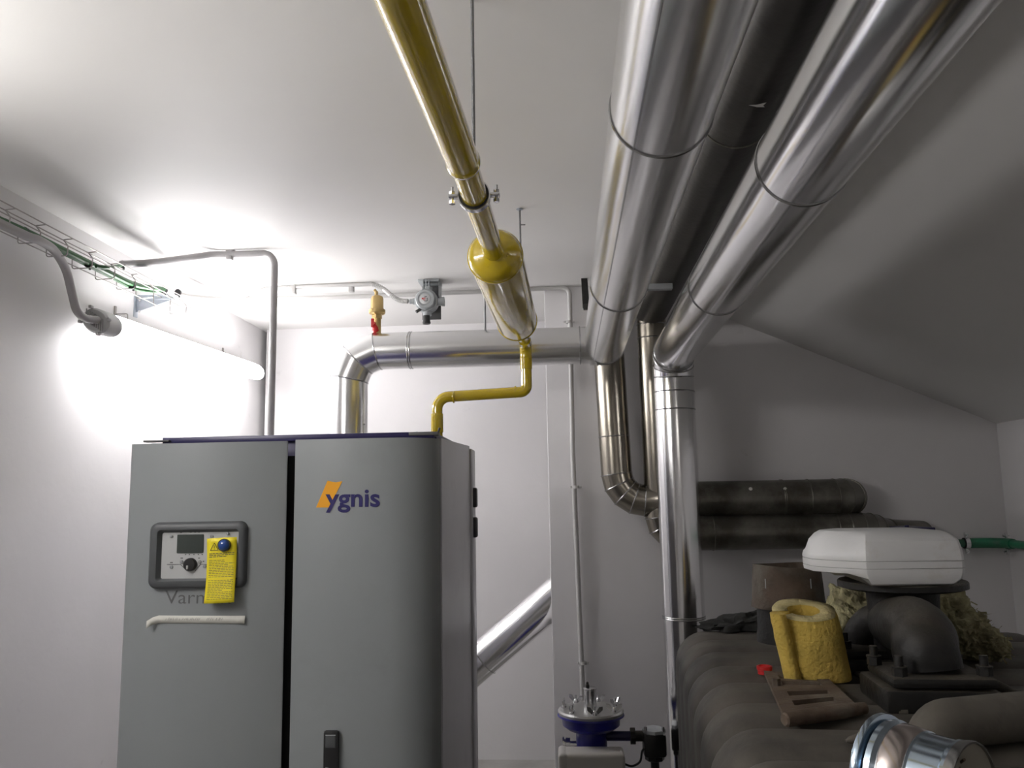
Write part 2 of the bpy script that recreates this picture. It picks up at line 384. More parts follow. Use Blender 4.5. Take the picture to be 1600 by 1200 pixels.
# ------------------------------------------------------------------ yellow gas line
ZG = 0.703
g0 = P(560, -170, Z=ZG); g1 = P(628, 0, Z=ZG); g2 = P(724, 255, Z=ZG); g3 = P(771, 392, Z=ZG)
g4 = P(809, 506, Z=ZG - 0.0); g5 = P(822, 543, Y=3.62)
gx = thing('gas_pipe', g5 - V((0, 0, 0)), 'glossy yellow gas pipe running overhead into the domed cylinder', 'pipe')
d0 = (g2 - g0).normalized()
obj('pipe_section', MB().tube([g0 - d0 * 1.2, g2], 0.0355, 32), 'yellow', gx)
obj('pipe_section', MB().tube([g2 - d0 * 0.004, g3 + (g3 - g2).normalized() * 0.02], 0.0305, 32), 'yellow', gx)
obj('reducer', MB().lathe(g2 - d0 * 0.01, d0, [(-0.012, 0.0355), (0, 0.038), (0.012, 0.0365), (0.026, 0.0305)], 32), 'yellow', gx)
ge = P(823, 612, Y=3.62)
gh = P(683, 621, Y=3.60); gd = V((P(683, 660, Y=3.60).x, 3.60, 1.72))
lg = thing('gas_pipe', gd, 'thin yellow gas pipe stepping down from the cylinder to the boiler top', 'pipe')
ax = (g4 - g3).normalized()
obj('pipe_section', MB().tube([g4 - ax * 0.01, V((ge.x, 3.60, g5.z + 0.02)) - ax * 0.0], 0.029, 28), 'yellow', lg)
obj('elbow', MB().tube(fillet([g5 - ax * 0.12 + V((0, 0, 0.012)), V((ge.x, 3.61, g5.z + 0.01)), V((ge.x, 3.61, g5.z - 0.1))], 0.05, 8), 0.027, 28), 'yellow', lg)
obj('pipe_section', MB().tube(fillet([V((ge.x, 3.61, g5.z - 0.02)), ge, gh, gd], [0.03, 0.055], 8), 0.0245, 28), 'yellow', lg)
def collar(par, c, d, r, w_=0.01, m='yellow', seg=28, name='weld_bead'):
    obj(name, MB().lathe(V(c) - V(d).normalized() * w_ / 2, d, [(0, r * 0.98), (w_ * .25, r * 1.05), (w_ * .75, r * 1.05), (w_, r * 0.98)], seg), m, par)
collar(lg, V((ge.x, 3.61, g5.z - 0.05)), (0, 0, 1), 0.0265)
collar(lg, gh + V((0.075, 0, 0)), (1, 0, 0), 0.026, 0.008); collar(lg, ge - V((0.05, 0, 0)), (1, 0, 0), 0.026, 0.008)
gm = V((gd.x, 3.60, gh.z - 0.07))
obj('union_sleeve', MB().lathe(gm, (0, 0, -1), [(0, 0.024), (0.004, 0.0275), (0.085, 0.0275), (0.09, 0.024)], 28), 'yellow', lg)
sil = thing('gas_silencer', g3, 'fat yellow cylinder with domed end hanging in the gas line', 'cylinder')
L = (g4 - g3).length; RS = 0.080
u_, v_ = perp(ax)
dome = [(-0.004, 0.030), (0.004, 0.042), (0.010, 0.056), (0.020, 0.068), (0.034, 0.076), (0.05, RS)]
obj('dome_end', MB().lathe(g3, ax, dome + [(0.055, RS)], 48), 'yellow', sil)
obj('shell', MB().lathe(g3, ax, [(0.055, RS - .0005), (0.06, RS + 0.0005), (L - 0.06, RS)], 48), 'yellow', sil)
obj('weld_bead', MB().lathe(g3, ax, [(0.050, RS), (0.053, RS + 0.0025), (0.058, RS + 0.0025), (0.061, RS)], 48), 'yellow', sil)
obj('dome_end', MB().lathe(g3, ax, [(L - 0.06, RS), (L - 0.03, RS * 0.93), (L - 0.008, RS * 0.75), (L + 0.004, 0.036), (L + 0.02, 0.027)], 48), 'yellow', sil)
obj('weld_bead', MB().lathe(g3, ax, [(L - 0.062, RS), (L - 0.058, RS + 0.0025), (L - 0.053, RS + 0.002), (L - 0.05, RS * .99)], 48), 'yellow', sil)
for k in range(14):
    t = random.uniform(0, 6.28); rr = random.uniform(0.032, 0.05)
    c = g3 + ax * (0.004 if rr < .042 else 0.008) + (u_ * math.cos(t) + v_ * math.sin(t)) * rr
    obj('weld_drop', MB().lathe(c + ax * 0.002, -ax, [(0, 0.004), (0.003, 0.003), (0.0045, 0.001)], 8), 'yellow', sil)
# clamp and rod
gc = P(741, 306, Z=ZG); dcl = (g3 - g2).normalized()
cl = thing('pipe_hanger', gc, 'rubber lined steel clamp on a long threaded rod holding the yellow pipe', 'hanger')
side = dcl.cross(V((0, 0, 1))).normalized()
obj('rubber_liner', MB().lathe(gc - dcl * 0.013, dcl, [(0, 0.030), (0, 0.0355), (0.026, 0.0355), (0.026, 0.030)], 40), 'rubber', cl)
obj('band', MB().lathe(gc - dcl * 0.010, dcl, [(0, 0.0355), (0, 0.0385), (0.020, 0.0385), (0.020, 0.0355)], 40), 'zinc', cl)
for sgn in (-1, 1):
    c = gc + side * sgn * 0.052
    e = obj('clamp_ear', MB().box(c - side * sgn * 0.005, (0.026, 0.020, 0.007), Matrix((side, dcl, V((0, 0, 1)))).transposed(), 0.001), 'zinc', cl)
    bm_ = MB().cyl(c + V((0, 0, -0.016)), c + V((0, 0, 0.024)), 0.0035, seg=10)
    bm_.cyl(c + V((0, 0, -0.018)), c + V((0, 0, -0.010)), 0.008, seg=6); bm_.cyl(c + V((0, 0, 0.005)), c + V((0, 0, 0.012)), 0.0075, seg=6)
    obj('bolt', bm_, 'zinc', cl)
obj('threaded_rod', MB().cyl(gc + V((0, 0.0, 0.037)), V((gc.x, gc.y, ZC)), 0.0045, seg=10), 'rod', cl)
rc = P(812, 328, Z=1.195)
rh = thing('ceiling_rod', rc, 'short threaded rod fixed to the ceiling behind the yellow cylinder', 'rod')
obj('threaded_rod', MB().cyl((rc.x, rc.y, ZC), (rc.x, rc.y, CAMZ + ZG + 0.02), 0.0045, seg=10), 'rod', rh)
obj('ceiling_plug', MB().lathe((rc.x, rc.y, ZC - 0.001), (0, 0, -1), [(0, 0.014), (0.003, 0.014), (0.006, 0.008)], 14), 'galv', rh)
obj('cross_pin', MB().cyl((rc.x, rc.y, ZC - 0.07), (rc.x + 0.022, rc.y, ZC - 0.07), 0.003, seg=8), 'rod', rh)
rx = P(758, 512, Y=YF).x
tag(obj('ceiling_rod', MB().cyl((rx, YF, ZC), (rx, YF, Zf + RF), 0.0055, seg=10), 'rod', loc=(rx, YF, Zf + RF)),
    'threaded rod from the ceiling to the silver pipe across the back', 'rod')

# ------------------------------------------------------------------ boiler
YBF = 2.67
bx = lambda px: P(px, 700, Y=YBF).x
zt = P(440, 688, Y=YBF).z
zn = zt + 0.008
bo = thing('boiler', ((bx(201) + bx(680)) / 2, 3.1, 0), 'big grey floor standing boiler cabinet with two front doors', 'boiler')
XBL, XBR, YBB = bx(203) + 0.01, bx(680), 3.74
obj('frame', MB().box(((XBL + XBR) / 2 + 0.0, (YBF + 0.10 + YBB - 0.03) / 2, (zn + 0.04) / 2 + 0.0), (XBR - XBL - 0.02, YBB - YBF - 0.13, zn - 0.04), bev=0.004), 'navy', bo)
obj('top_plate', MB().box(((bx(235) + bx(672)) / 2, (YBF + 0.06 + YBB - 0.1) / 2, zn + 0.006), (bx(672) - bx(235), YBB - YBF - 0.2, 0.022), bev=0.003), 'navy', bo)
def door(name, outline, z0, z1, m=None):
    """outline of the front skin seen from above, left to right; thickness added behind"""
    front = [V((x, y, 0)) for x, y in outline]; n = len(front)
    back = []
    for i, p in enumerate(front):
        t = (front[min(i + 1, n - 1)] - front[max(i - 1, 0)]).normalized(); nrm = V((-t.y, t.x, 0))
        back.append(p + nrm * 0.018)
    poly = [(p.x, p.y) for p in front] + [(p.x, p.y) for p in reversed(back)]
    return obj(name, MB().prism(poly, z0, z1), m or 'boiler', bo, 50)
xl0, xl1 = bx(201), bx(449)
o1 = [(xl0 - 0.000, YBF + 0.055), (xl0 + 0.001, YBF + 0.02), (xl0 + 0.008, YBF + 0.006), (xl0 + 0.02, YBF), (xl1 - 0.004, YBF), (xl1, YBF + 0.003)]
dl = door('door', o1, 0.10, zt - 0.002)
dl['label'] = 'grey left door with the control panel'
xr0, xr1, xc = bx(461), bx(679), bx(600)
o2 = [(xr0, YBF + 0.003), (xr0 + 0.004, YBF), (xc, YBF)]
wd = xr1 - xc
for k in range(1, 13):
    t = k / 12 * math.pi / 2
    o2.append((xc + wd * math.sin(t), YBF + 0.115 * (1 - math.cos(t))))
dr = door('door', o2, 0.10, zt + 0.001)
dr['label'] = 'grey right door with rounded edge and maker name'
obj('plinth', MB().box(((xl0 + xr1) / 2, YBF + 0.12, 0.05), (xr1 - xl0 - 0.05, 0.12, 0.10), bev=0.004), 'black', bo)
obj('door_gap_strip', MB().box(((xl1 + xr0) / 2, YBF + 0.06, zt / 2), (xr0 - xl1 + 0.04, 0.03, zt - 0.1)), 'black', bo)
# side
zs = P(732, 697, Y=3.62).z
ys0 = YBF + 0.118; xs = XBR + 0.003
mb = MB().extrude([V((xs, ys0, 0.08)), V((xs, 3.62, 0.08)), V((xs, 3.62, zs)), V((xs, ys0, zt + 0.004))], (-0.02, 0, 0))
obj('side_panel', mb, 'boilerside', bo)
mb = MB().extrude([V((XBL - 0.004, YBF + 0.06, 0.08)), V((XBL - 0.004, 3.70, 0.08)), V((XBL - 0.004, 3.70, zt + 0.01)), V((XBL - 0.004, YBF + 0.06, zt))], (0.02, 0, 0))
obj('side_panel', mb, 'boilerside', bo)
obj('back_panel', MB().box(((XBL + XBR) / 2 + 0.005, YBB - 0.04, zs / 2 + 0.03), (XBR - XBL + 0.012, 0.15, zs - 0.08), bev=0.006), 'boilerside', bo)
for (ya, yb) in ((762, 793), (808, 840)):
    za, zb_ = P(738, ya, Y=3.70).z, P(738, yb, Y=3.70).z
    obj('grip', MB().box((XBR + 0.016, 3.70, (za + zb_) / 2), (0.022, 0.05, za - zb_), bev=0.008), 'black', bo)
lt = MB().tube([V((xr1 - 0.03, YBF + 0.15, zn + 0.004)), V((xr1 - 0.012, YBF + 0.14, zn + 0.01)), V((xr1 - 0.004, YBF + 0.14, zn + 0.034))], 0.004, 8)
obj('latch', lt, 'black', bo)
obj('hinge_plate', MB().box((xl0 + 0.06, YBF + 0.08, zn + 0.004), (0.09, 0.03, 0.006), bev=0.001), 'castdark', bo)
obj('hinge_plate', MB().box((xr1 - 0.05, YBF + 0.10, zn + 0.010), (0.10, 0.05, 0.012), bev=0.002), 'castdark', bo)
for px in (262, 496, 641):
    obj('screw', MB().lathe((bx(px), YBF + 0.12, zn + 0.015), (0, 0, 1), [(0, 0.006), (0.004, 0.006), (0.006, 0.003)], 10), 'galv', bo)
# helpers on the front plane of the boiler
def fp(px, py, y=YBF): return P(px, py, Y=y)
def rrect(px0, py0, px1, py1, y, r, n=6):
    a = fp(px0, (py0 + py1) / 2); b = fp(px1, (py0 + py1) / 2); t = fp((px0 + px1) / 2, py0).z; bo_ = fp((px0 + px1) / 2, py1).z
    x0, x1 = a.x, b.x; out = []
    for cx, cz, s in ((x1 - r, t - r, 0), (x0 + r, t - r, 1), (x0 + r, bo_ + r, 2), (x1 - r, bo_ + r, 3)):
        for k in range(n + 1):
            an = math.pi / 2 * (s + k / n); out.append(V((cx + r * math.cos(an), y, cz + r * math.sin(an))))
    return out
def panel(px0, py0, px1, py1, y0, y1, r): return MB().rings([rrect(px0, py0, px1, py1, y0, r), rrect(px0, py0, px1, py1, y1, r)])
cp = thing('control_panel', fp(311, 866), 'control panel with dark rounded frame, display and knob on the left boiler door', 'control panel')
ro0 = rrect(236, 815, 387, 919, YBF, 0.026); ro1 = rrect(237, 816, 386, 918, YBF - 0.016, 0.026); ro2 = rrect(241, 820, 382, 914, YBF - 0.022, 0.022)
ri2 = rrect(249, 827, 376, 907, YBF - 0.021, 0.012); ri1 = rrect(254, 832, 374, 903, YBF - 0.002, 0.006)
obj('bezel', MB().rings([ro0, ro1, ro2, ri2, ri1], cap=False), 'bezel', cp, 50)
obj('facia', panel(251, 829, 375, 905, YBF, YBF - 0.004, 0.006), 'facia', cp)
obj('display', panel(278, 835, 319, 864, YBF, YBF - 0.0065, 0.002), 'lcd', cp)
kc = fp(298, 882, YBF - 0.004)
obj('knob', MB().lathe(kc, (0, -1, 0), [(0, 0.0215), (0.010, 0.021), (0.014, 0.0185), (0.0145, 0.008)], 28), 'black', cp)
obj('knob_pointer', MB().box(kc + V((-0.004, -0.0165, -0.008)), (0.006, 0.004, 0.012), bev=0.001), 'facia', cp)
for px, py in ((268, 838), (331, 838), (284, 878), (312, 878), (268, 886), (320, 885), (330, 878), (329, 865)):
    c = fp(px, py, YBF - 0.004); obj('push_button', MB().lathe(c, (0, -1, 0), [(0, 0.0058), (0.003, 0.0055), (0.004, 0.003)], 16), 'button', cp)
bt = MB()
for px in (290, 296, 303, 310, 316): bt.box(fp(px, 866.5, YBF - 0.0045), (0.004, 0.001, 0.003))
for a0, a1 in (((261, 882), (282, 882)), ((282, 882), (291, 891)), ((305, 892), (313, 882)), ((313, 882), (328, 882))):
    A, B_ = fp(*a0, YBF - 0.0045), fp(*a1, YBF - 0.0045); bt.cyl(A, B_, 0.0009, seg=6)
for px, py, ww in ((283, 832, .006), (298, 831.5, .007), (305, 831.5, .006), (311, 831.5, .005), (284, 872, .008), (311, 872, .006), (268, 879, .009), (318, 877, .004)):
    bt.box(fp(px, py, YBF - 0.0045), (ww, 0.001, 0.0028))
obj('panel_print', bt, 'ink', cp)
sc_ = fp(356, 834, YBF - 0.006)
obj('flame_mark', MB().lathe(sc_, (0, -1, 0), [(0, 0.005), (0.004, 0.0045), (0.005, 0.002)], 12), 'button', cp)
obj('pilot_pin', MB().cyl(sc_ + V((0, 0, 0.004)), sc_ + V((0, 0, 0.012)), 0.0015, seg=8), 'ink', cp)
bl = fp(356, 851, YBF - 0.005)
obj('blue_button', MB().lathe(bl + V((0, 0, 0)), (0, -1, 0), [(0, 0.0185), (0.034, 0.0180), (0.040, 0.0155), (0.044, 0.010), (0.046, 0.004)], 28), 'blue', cp)
obj('button_ring', MB().lathe(bl, (0, -1, 0), [(0, 0.0205), (0.034, 0.0205), (0.034, 0.0185)], 28), 'black', cp)
# tag hanging from the blue button
tg = thing('warning_tag', fp(352, 845), 'yellow printed warning tag hanging over the right of the control panel', 'tag')
nx, nz = 6, 14; rows = []
TLx, TRx, BLx, BRx = fp(330, 841).x, fp(375, 841).x, fp(325, 941).x, fp(373, 941).x
zT, zB = fp(352, 840.5).z, fp(350, 941).z
def tagpt(u, t, off=0):
    x = (TLx + (BLx - TLx) * t) * (1 - u) + (TRx + (BRx - TRx) * t) * u
    y = YBF - 0.0325 + 0.010 * math.sin(t * 3.0 + u) * (1 - 0.3 * u) - 0.005 * math.sin(u * 3.1) - off
    z = zT + (zB - zT) * t + 0.004 * u
    return V((x, y, z))
vs = []; fs = []
for i in range(nz + 1):
    for j in range(nx + 1): vs.append(tagpt(j / nx, i / nz))
for i in range(nz):
    for j in range(nx):
        a_ = i * (nx + 1) + j; fs.append((a_, a_ + 1, a_ + nx + 2, a_ + nx + 1))
card = obj('card', MB().add(vs, fs), 'tagy', tg)
sol = card.modifiers.new('thick', 'SOLIDIFY'); sol.thickness = 0.0008
pr = MB()
def tagdash(u0, u1, t, h=0.0017):
    pr.add([tagpt(u0, t - h / 2 / 0.21, .0008), tagpt(u1, t - h / 2 / 0.21, .0008), tagpt(u1, t + h / 2 / 0.21, .0008), tagpt(u0, t + h / 2 / 0.21, .0008)], [(0, 1, 2, 3)])
rr_ = random.Random(3)
t = 0.24
while t < 0.95:
    u = 0.08; end = 0.92 if rr_.random() < 0.75 else rr_.uniform(0.4, 0.8)
    if t > 0.3 and rr_.random() < 0.1: t += 0.03; continue
    while u < end:
        l_ = rr_.uniform(0.05, 0.14); tagdash(u, min(u + l_, 0.93), t, 0.0014 if t > .3 else 0.0022); u += l_ + 0.022
    t += 0.0255
def tl(a_, b_):
    A, B_ = tagpt(*a_, .0012), tagpt(*b_, .0012); pr.cyl(A, B_, 0.0008, seg=4)
tl((0.12, 0.19), (0.40, 0.19)); tl((0.12, 0.19), (0.26, 0.075)); tl((0.26, 0.075), (0.40, 0.19)); tl((0.26, 0.11), (0.26, 0.155)); tl((0.26, 0.168), (0.26, 0.178))
obj('print', pr, 'ink', tg)
# lettering
def text(name, body, px0, px1, pyb, xh, m, par=None, y=YBF, off=0.0, mark='x', scaley=1.0, ext=0.0006):
    """text whose width spans px0..px1 and baseline lies at pyb on the plane y"""
    cu = bpy.data.curves.new(name, 'FONT'); cu.body = body; cu.size = 1; cu.extrude = 0.0; cu.offset = off
    cu.resolution_u = 4
    t = bpy.data.objects.new(name + '_tmp', cu); C.objects.link(t)
    dg = bpy.context.evaluated_depsgraph_get(); me = bpy.data.meshes.new_from_object(t.evaluated_get(dg))
    vs = [v.co.copy() for v in me.vertices]; fs = [list(p.vertices) for p in me.polygons]
    bpy.data.objects.remove(t); bpy.data.curves.remove(cu); bpy.data.meshes.remove(me)
    x0 = min(v.x for v in vs); x1 = max(v.x for v in vs)
    a, b = P(px0, pyb, Y=y), P(px1, pyb, Y=y); s = (b.x - a.x) / (x1 - x0)
    sz = (P(px0, pyb - xh, Y=y).z - a.z) / 0.52 if xh else s
    out = [V((a.x + (v.x - x0) * s, y - 0.0012, a.z + (b.z - a.z) * (v.x - x0) / (x1 - x0) + v.y * sz)) for v in vs]
    return obj(name, MB().add(out, fs), m, par)
lg_ = thing('maker_logo', fp(545, 780), 'orange flag and navy ygnis lettering on the right boiler door', 'logo')
fl = [(512, 751), (518, 752.5), (525, 753.5), (535, 751.8), (514, 793), (494, 793)]
obj('flag', MB().extrude([fp(x, y_, YBF) for x, y_ in fl], (0, -0.0008, 0)), 'orange', lg_)
text('lettering', 'ygnis', 508.5, 593.5, 791, 20.5, 'inknavy', lg_, off=0.022)
tag(text('model_lettering', 'Varmax', 258, 361, 943, 15.5, 'inkgrey', None, off=-0.004), 'grey model name lettering on the left door, half covered by the yellow tag', 'lettering')
# masking tape strip
tp = thing('tape_strip', fp(305, 968), 'strip of white tape with curled ends stuck below the control panel', 'tape')
vs = []; fs = []; N = 16
for i in range(N + 1):
    u = i / N; px = 229 + (383 - 229) * u
    lift = 0.020 * max(0, 1 - u / 0.16) ** 1.6 + 0.006 * max(0, (u - 0.93) / 0.07); dz = -9 * max(0, 1 - u / 0.12) ** 1.5
    sag = 1.0 * math.sin(u * 3.1)
    a_ = fp(px, 961.5 - dz + 0.5 * u + sag * .2, YBF - 0.0015 - lift); b_ = fp(px - 1, 973.5 - dz * 1.0 + 1.0 * u, YBF - 0.0015 - lift * 1.4)
    vs += [a_, b_]
for i in range(N): fs.append((2 * i, 2 * i + 1, 2 * i + 3, 2 * i + 2))
t_ = obj('tape', MB().add(vs, fs), 'tape', tp); so = t_.modifiers.new('thick', 'SOLIDIFY'); so.thickness = 0.0006
hw = MB(); rr_ = random.Random(5)
for (xa, xb) in ((258, 310), (322, 346)):
    x = xa
    while x < xb:
        z0 = fp(x, 970); z1 = fp(x + rr_.uniform(-1, 3), 966); hw.cyl(fp(x, 969.5, YBF - .0025), fp(x + rr_.uniform(0, 3), 965.5 + rr_.uniform(-.4, 1), YBF - .0025), 0.0005, seg=4); x += rr_.uniform(2, 4)
obj('faint_handwriting', hw, 'groove', tp)
# door handle
hx0, hx1 = fp(507, 1150).x, fp(531, 1150).x
zt_ = fp(518, 1140).z
obj('door_handle', MB().box(((hx0 + hx1) / 2, YBF - 0.008, zt_ - 0.17), (hx1 - hx0, 0.02, 0.34), bev=0.008), 'black', bo)
hd = [o for o in bpy.data.objects if o.name == 'door_handle'][0]
obj('insert', MB().box(((hx0 + hx1) / 2, YBF - 0.018, zt_ - 0.032), (0.032, 0.004, 0.036), bev=0.002), 'bezel', hd)
obj('insert', MB().box(((hx0 + hx1) / 2, YBF - 0.018, zt_ - 0.012), (0.032, 0.003, 0.003)), 'castgrey', hd)
for k in range(4):
    obj('grip_ridge', MB().box(((hx0 + hx1) / 2, YBF - 0.019, zt_ - 0.112 - k * 0.009), (0.030, 0.003, 0.003), Matrix.Rotation(0.25, 3, 'Y')), 'castgrey', hd)

# ------------------------------------------------------------------ conduits, clips
def clip(name, c, w_, h, label, group, m='clip', d=0.03):
    o = obj(name, MB().box(c + V((0, 0, -h / 2)), (w_, d, h), bev=0.003).box(c + V((w_ * .35, 0, -h * .2)), (w_ * 0.9, d * .8, h * .35), bev=0.002), m, loc=c)
    return tag(o, label, 'clip', group)
dn = V((P(427, 500, Y=3.70).x, 3.70, 1.8))
czz = P(409, 396, Y=3.70).z
ca = [P(188, 413, Y=3.50), P(240, 410, Y=3.56), P(300, 402, Y=3.63), P(330, 398, Y=3.68), V((P(356, 395, Y=3.70).x, 3.70, czz))]
pa = smooth_path(ca, 6)
pth = pa[:-1] + fillet([pa[-1], V((dn.x, 3.70, czz)), dn], 0.06, 8)
tag(obj('conduit', MB().tube(pth, 0.0165, 16), 'conduit', loc=dn), 'thick grey conduit leaving the cable tray, bending down into the boiler top', 'conduit')
cc = P(356, 383, Z=1.2); clip('conduit_clip', V((pa[-1].x + 0.01, 3.70, ZC)), 0.028, 0.048, 'darker grey clip fixing the thick conduit to the ceiling', None, 'conduit')
cb = [P(276, 459, Y=4.02), P(300, 463, Y=4.15), P(330, 466, Y=4.35), P(365, 465, Y=4.4), P(392, 458, Y=4.38), P(420, 451, Y=4.38), P(460, 449, Y=4.36), P(520, 446, Y=4.35), P(582, 444, Y=4.35)]
tag(obj('conduit', MB().tube(smooth_path(cb, 6), 0.0115, 14), 'conduitlight', loc=cb[0]), 'light grey conduit running to the flexible hose of the gas detector', 'conduit')
# corrugated hose
hp = smooth_path([P(582, 444, Y=4.35), P(597, 450, Y=4.35), P(612, 462, Y=4.34), P(624, 469, Y=4.34), P(638, 471, Y=4.33)], 12)
rs = []
u0 = perp(hp[1] - hp[0])
for i, p in enumerate(hp):
    t = (hp[min(i + 1, len(hp) - 1)] - hp[max(i - 1, 0)]).normalized(); u, v = perp(t); r = 0.0125 + 0.0018 * (1 if i % 2 else -1)
    rs.append([p + (u * math.cos(a_) + v * math.sin(a_)) * r for a_ in ang(14)])
tag(obj('flexible_hose', MB().rings(rs), 'conduitlight', loc=hp[-1], sharp=60), 'short corrugated hose joining the conduit to the gas detector', 'hose')
for px, py in ((460, 439), (550, 436)):
    c = P(px, py, Y=4.37); clip('conduit_clip', V((c.x, 4.36, ZC)), 0.028, 0.05, 'grey clip on the detector conduit, %s' % ('left of the two' if px < 500 else 'right of the two, above the silver elbow'), None)
Yc = 4.56
cl_ = [P(290, 466, Y=4.44), P(330, 468.5, Y=4.56), P(520, 465, Y=4.57), P(745, 456, Y=4.565), P(866, 450, Y=4.575), P(889, 450, Y=4.575), P(894, 600, Y=4.575), P(912, 1085, Y=4.575)]
cl2 = cl_[:5] + fillet([cl_[4], V((P(890, 450, Y=Yc).x, 4.575, cl_[4].z)), V((P(892, 600, Y=Yc).x, 4.575, 1.9)), V((P(912, 1085, Y=Yc).x, 4.575, cl_[7].z - 0.3))], [0.06, 0.05], 8)[1:]
tag(obj('conduit', MB().tube(cl2, 0.0135, 16), 'conduitlight', loc=cl_[7]), 'light grey conduit along the ceiling edge, then down the back wall', 'conduit')
clip('conduit_clip', P(386, 467, Y=4.57) + V((0, 0, 0.02)), 0.016, 0.03, 'small clip at the left start of the ceiling edge conduit', None)
for py, lb in ((503, 'just above the silver pipe'), (761, 'halfway down the back wall'), (1036, 'above the blue filter')):
    c = P(889 + (py - 503) * 0.042, py, Y=4.575)
    mb = MB().lathe(c + V((0, 0, -0.008)), (0, 0, 1), [(0, 0.0155), (0, 0.0185), (0.016, 0.0185), (0.016, 0.0155)], 18)
    for s in (-1, 1): mb.box(c + V((s * 0.024, -0.002, 0)), (0.014, 0.010, 0.012), bev=0.002).cyl(c + V((s * .026, -.012, 0)), c + V((s * .026, 0.01, 0)), 0.003, seg=8)
    tag(obj('wall_clip', mb, 'conduitlight', loc=c), 'small clip holding the vertical wall conduit ' + lb, 'clip')

# cable tray
tr = thing('cable_tray', (-1.91, 2.9, CAMZ + 1.0), 'galvanised wire mesh cable tray along the left wall under the ceiling', 'cable tray')
Ya, Yb = 2.2, 4.0
zt0 = P(61, 345, X=-1.85).z
def rail(x, z, y1=Yb, name='rail'): obj(name, MB().cyl((x, Ya, z), (x, y1, z), 0.0024, seg=8), 'wire', tr)
rail(-1.850, zt0); rail(-1.888, zt0 - 0.004); rail(-1.868, zt0 - 0.028); rail(-1.955, zt0 - 0.002); rail(-1.925, zt0 - 0.066)
y = 2.25; k = 0
while y < Yb:
    obj('cross_wire', MB().tube(fillet([V((-1.868, y, zt0 - 0.028)), V((-1.870, y, zt0 - 0.066)), V((-1.952, y, zt0 - 0.068)), V((-1.955, y, zt0))], 0.010, 3), 0.0022, 6)
        .tube([V((-1.850, y, zt0)), V((-1.888, y, zt0 - 0.003)), V((-1.868, y, zt0 - 0.028))], 0.0022, 6), 'wire', tr)
    y += 0.165
# cables in the tray
def cable(pts, r, m, label, n=6, cat='cable', group=None):
    p = smooth_path(pts, n); return tag(obj('cable', MB().tube(p, r, 10), m, loc=p[0]), label, cat, group)
def cpath(px, X=-1.91, dy=0, dx=0): return [P(a_ + dx, b_ + dy, X=X) for a_, b_ in px]
cable(cpath([(-90, 302), (-40, 325), (8, 347), (50, 366), (90, 386), (138, 410), (170, 426), (206, 443), (232, 449), (256, 452)]), 0.012, 'cablegreen', 'thicker green cable lying in the wire tray on the left wall')
cable(cpath([(-90, 306), (-40, 330), (8, 352), (50, 371), (90, 391), (138, 415), (172, 432), (206, 449), (232, 455), (258, 454)], X=-1.93), 0.008, 'cablegreen', 'thinner green cable in the wire tray, under the thicker one')
cable([P(150, 416, X=-1.89), P(172, 418, X=-1.88), P(190, 414, Y=3.50)], 0.008, 'cablegreen', 'short green cable stub entering the thick grey conduit')
TIES = ['black cable tie nearest the left edge of the photo, on the tray', 'black cable tie where the grey lamp conduit joins the tray', 'black cable tie on green cables halfway along the tray', 'black cable tie just before the triangular bracket', 'black cable tie at the very end of the green cables', 'black cable tie at the mouth of the thick grey conduit', 'black cable tie at the mouth of the thin detector conduit']
for i, (px, py) in enumerate(((8, 349), (38, 362), (138, 412), (206, 446), (256, 453), (192, 411), (280, 456))):
    c = P(px, py, X=-1.915)
    if px == 192: c = P(191, 413, Y=3.50)
    if px == 280: c = P(278, 457, Y=4.02)
    mb = MB().lathe(c + V((0, -0.005, 0)), (0, 1, 0.0), [(0, 0.013), (0, 0.017), (0.012, 0.017), (0.012, 0.013)], 14).box(c + V((0.008, 0, -0.02)), (0.006, 0.008, 0.012))
    tag(obj('cable_tie', mb, 'black', loc=c), TIES[i], 'cable tie', 'cable ties on the tray')
# conduit to the lamp
lc = [P(-30, 335, X=-1.88), P(40, 368, X=-1.88), P(62, 376, X=-1.88), P(85, 392, X=-1.90), P(103, 422, X=-1.93), P(113, 460, X=-1.95), P(120, 485, X=-1.95), P(133, 497, X=-1.95), P(152, 500, X=-1.94)]
tag(obj('conduit', MB().tube(smooth_path(lc, 8), 0.0165, 16), 'conduit', loc=lc[-1]), 'thick grey conduit curving down the left wall from the tray to the lamp', 'conduit')
# tray bracket
wb = P(212, 466, X=XL); yb = wb.y
br = thing('tray_bracket', wb, 'triangular galvanised bracket on the left wall carrying the cable tray end', 'bracket')
za = P(240, 463, Y=yb).z; xt = P(271, 464, Y=yb).x; zlow = P(214, 493, X=XL + .0).z
obj('gusset', MB().extrude([V((XL + 0.004, yb, za)), V((xt, yb, za)), V((xt, yb, za - 0.018)), V((XL + 0.03, yb, zlow + 0.02)), V((XL + 0.004, yb, zlow + 0.01))], (0, 0.003, 0)), 'galv', br)
obj('top_flange', MB().box(((XL + xt) / 2, yb + 0.006, za + 0.004), (xt - XL, 0.035, 0.004), bev=0.001), 'galv', br)
obj('stiffening_rib', MB().box(((XL + xt) / 2 + 0.03, yb - 0.002, za - 0.014), ((xt - XL) * 0.72, 0.006, 0.007), bev=0.002), 'galv', br)
obj('wall_flange', MB().box((XL + 0.003, yb, (za + zlow) / 2 - 0.004), (0.006, 0.035, za - zlow + 0.02), bev=0.002), 'galv', br)
for dz in (0.02, 0.075): obj('bolt', MB().lathe((XL + 0.022, yb, za - dz), (0, -1, 0), [(0, 0.006), (0.005, 0.006), (0.006, 0.003)], 8), 'zinc', br)

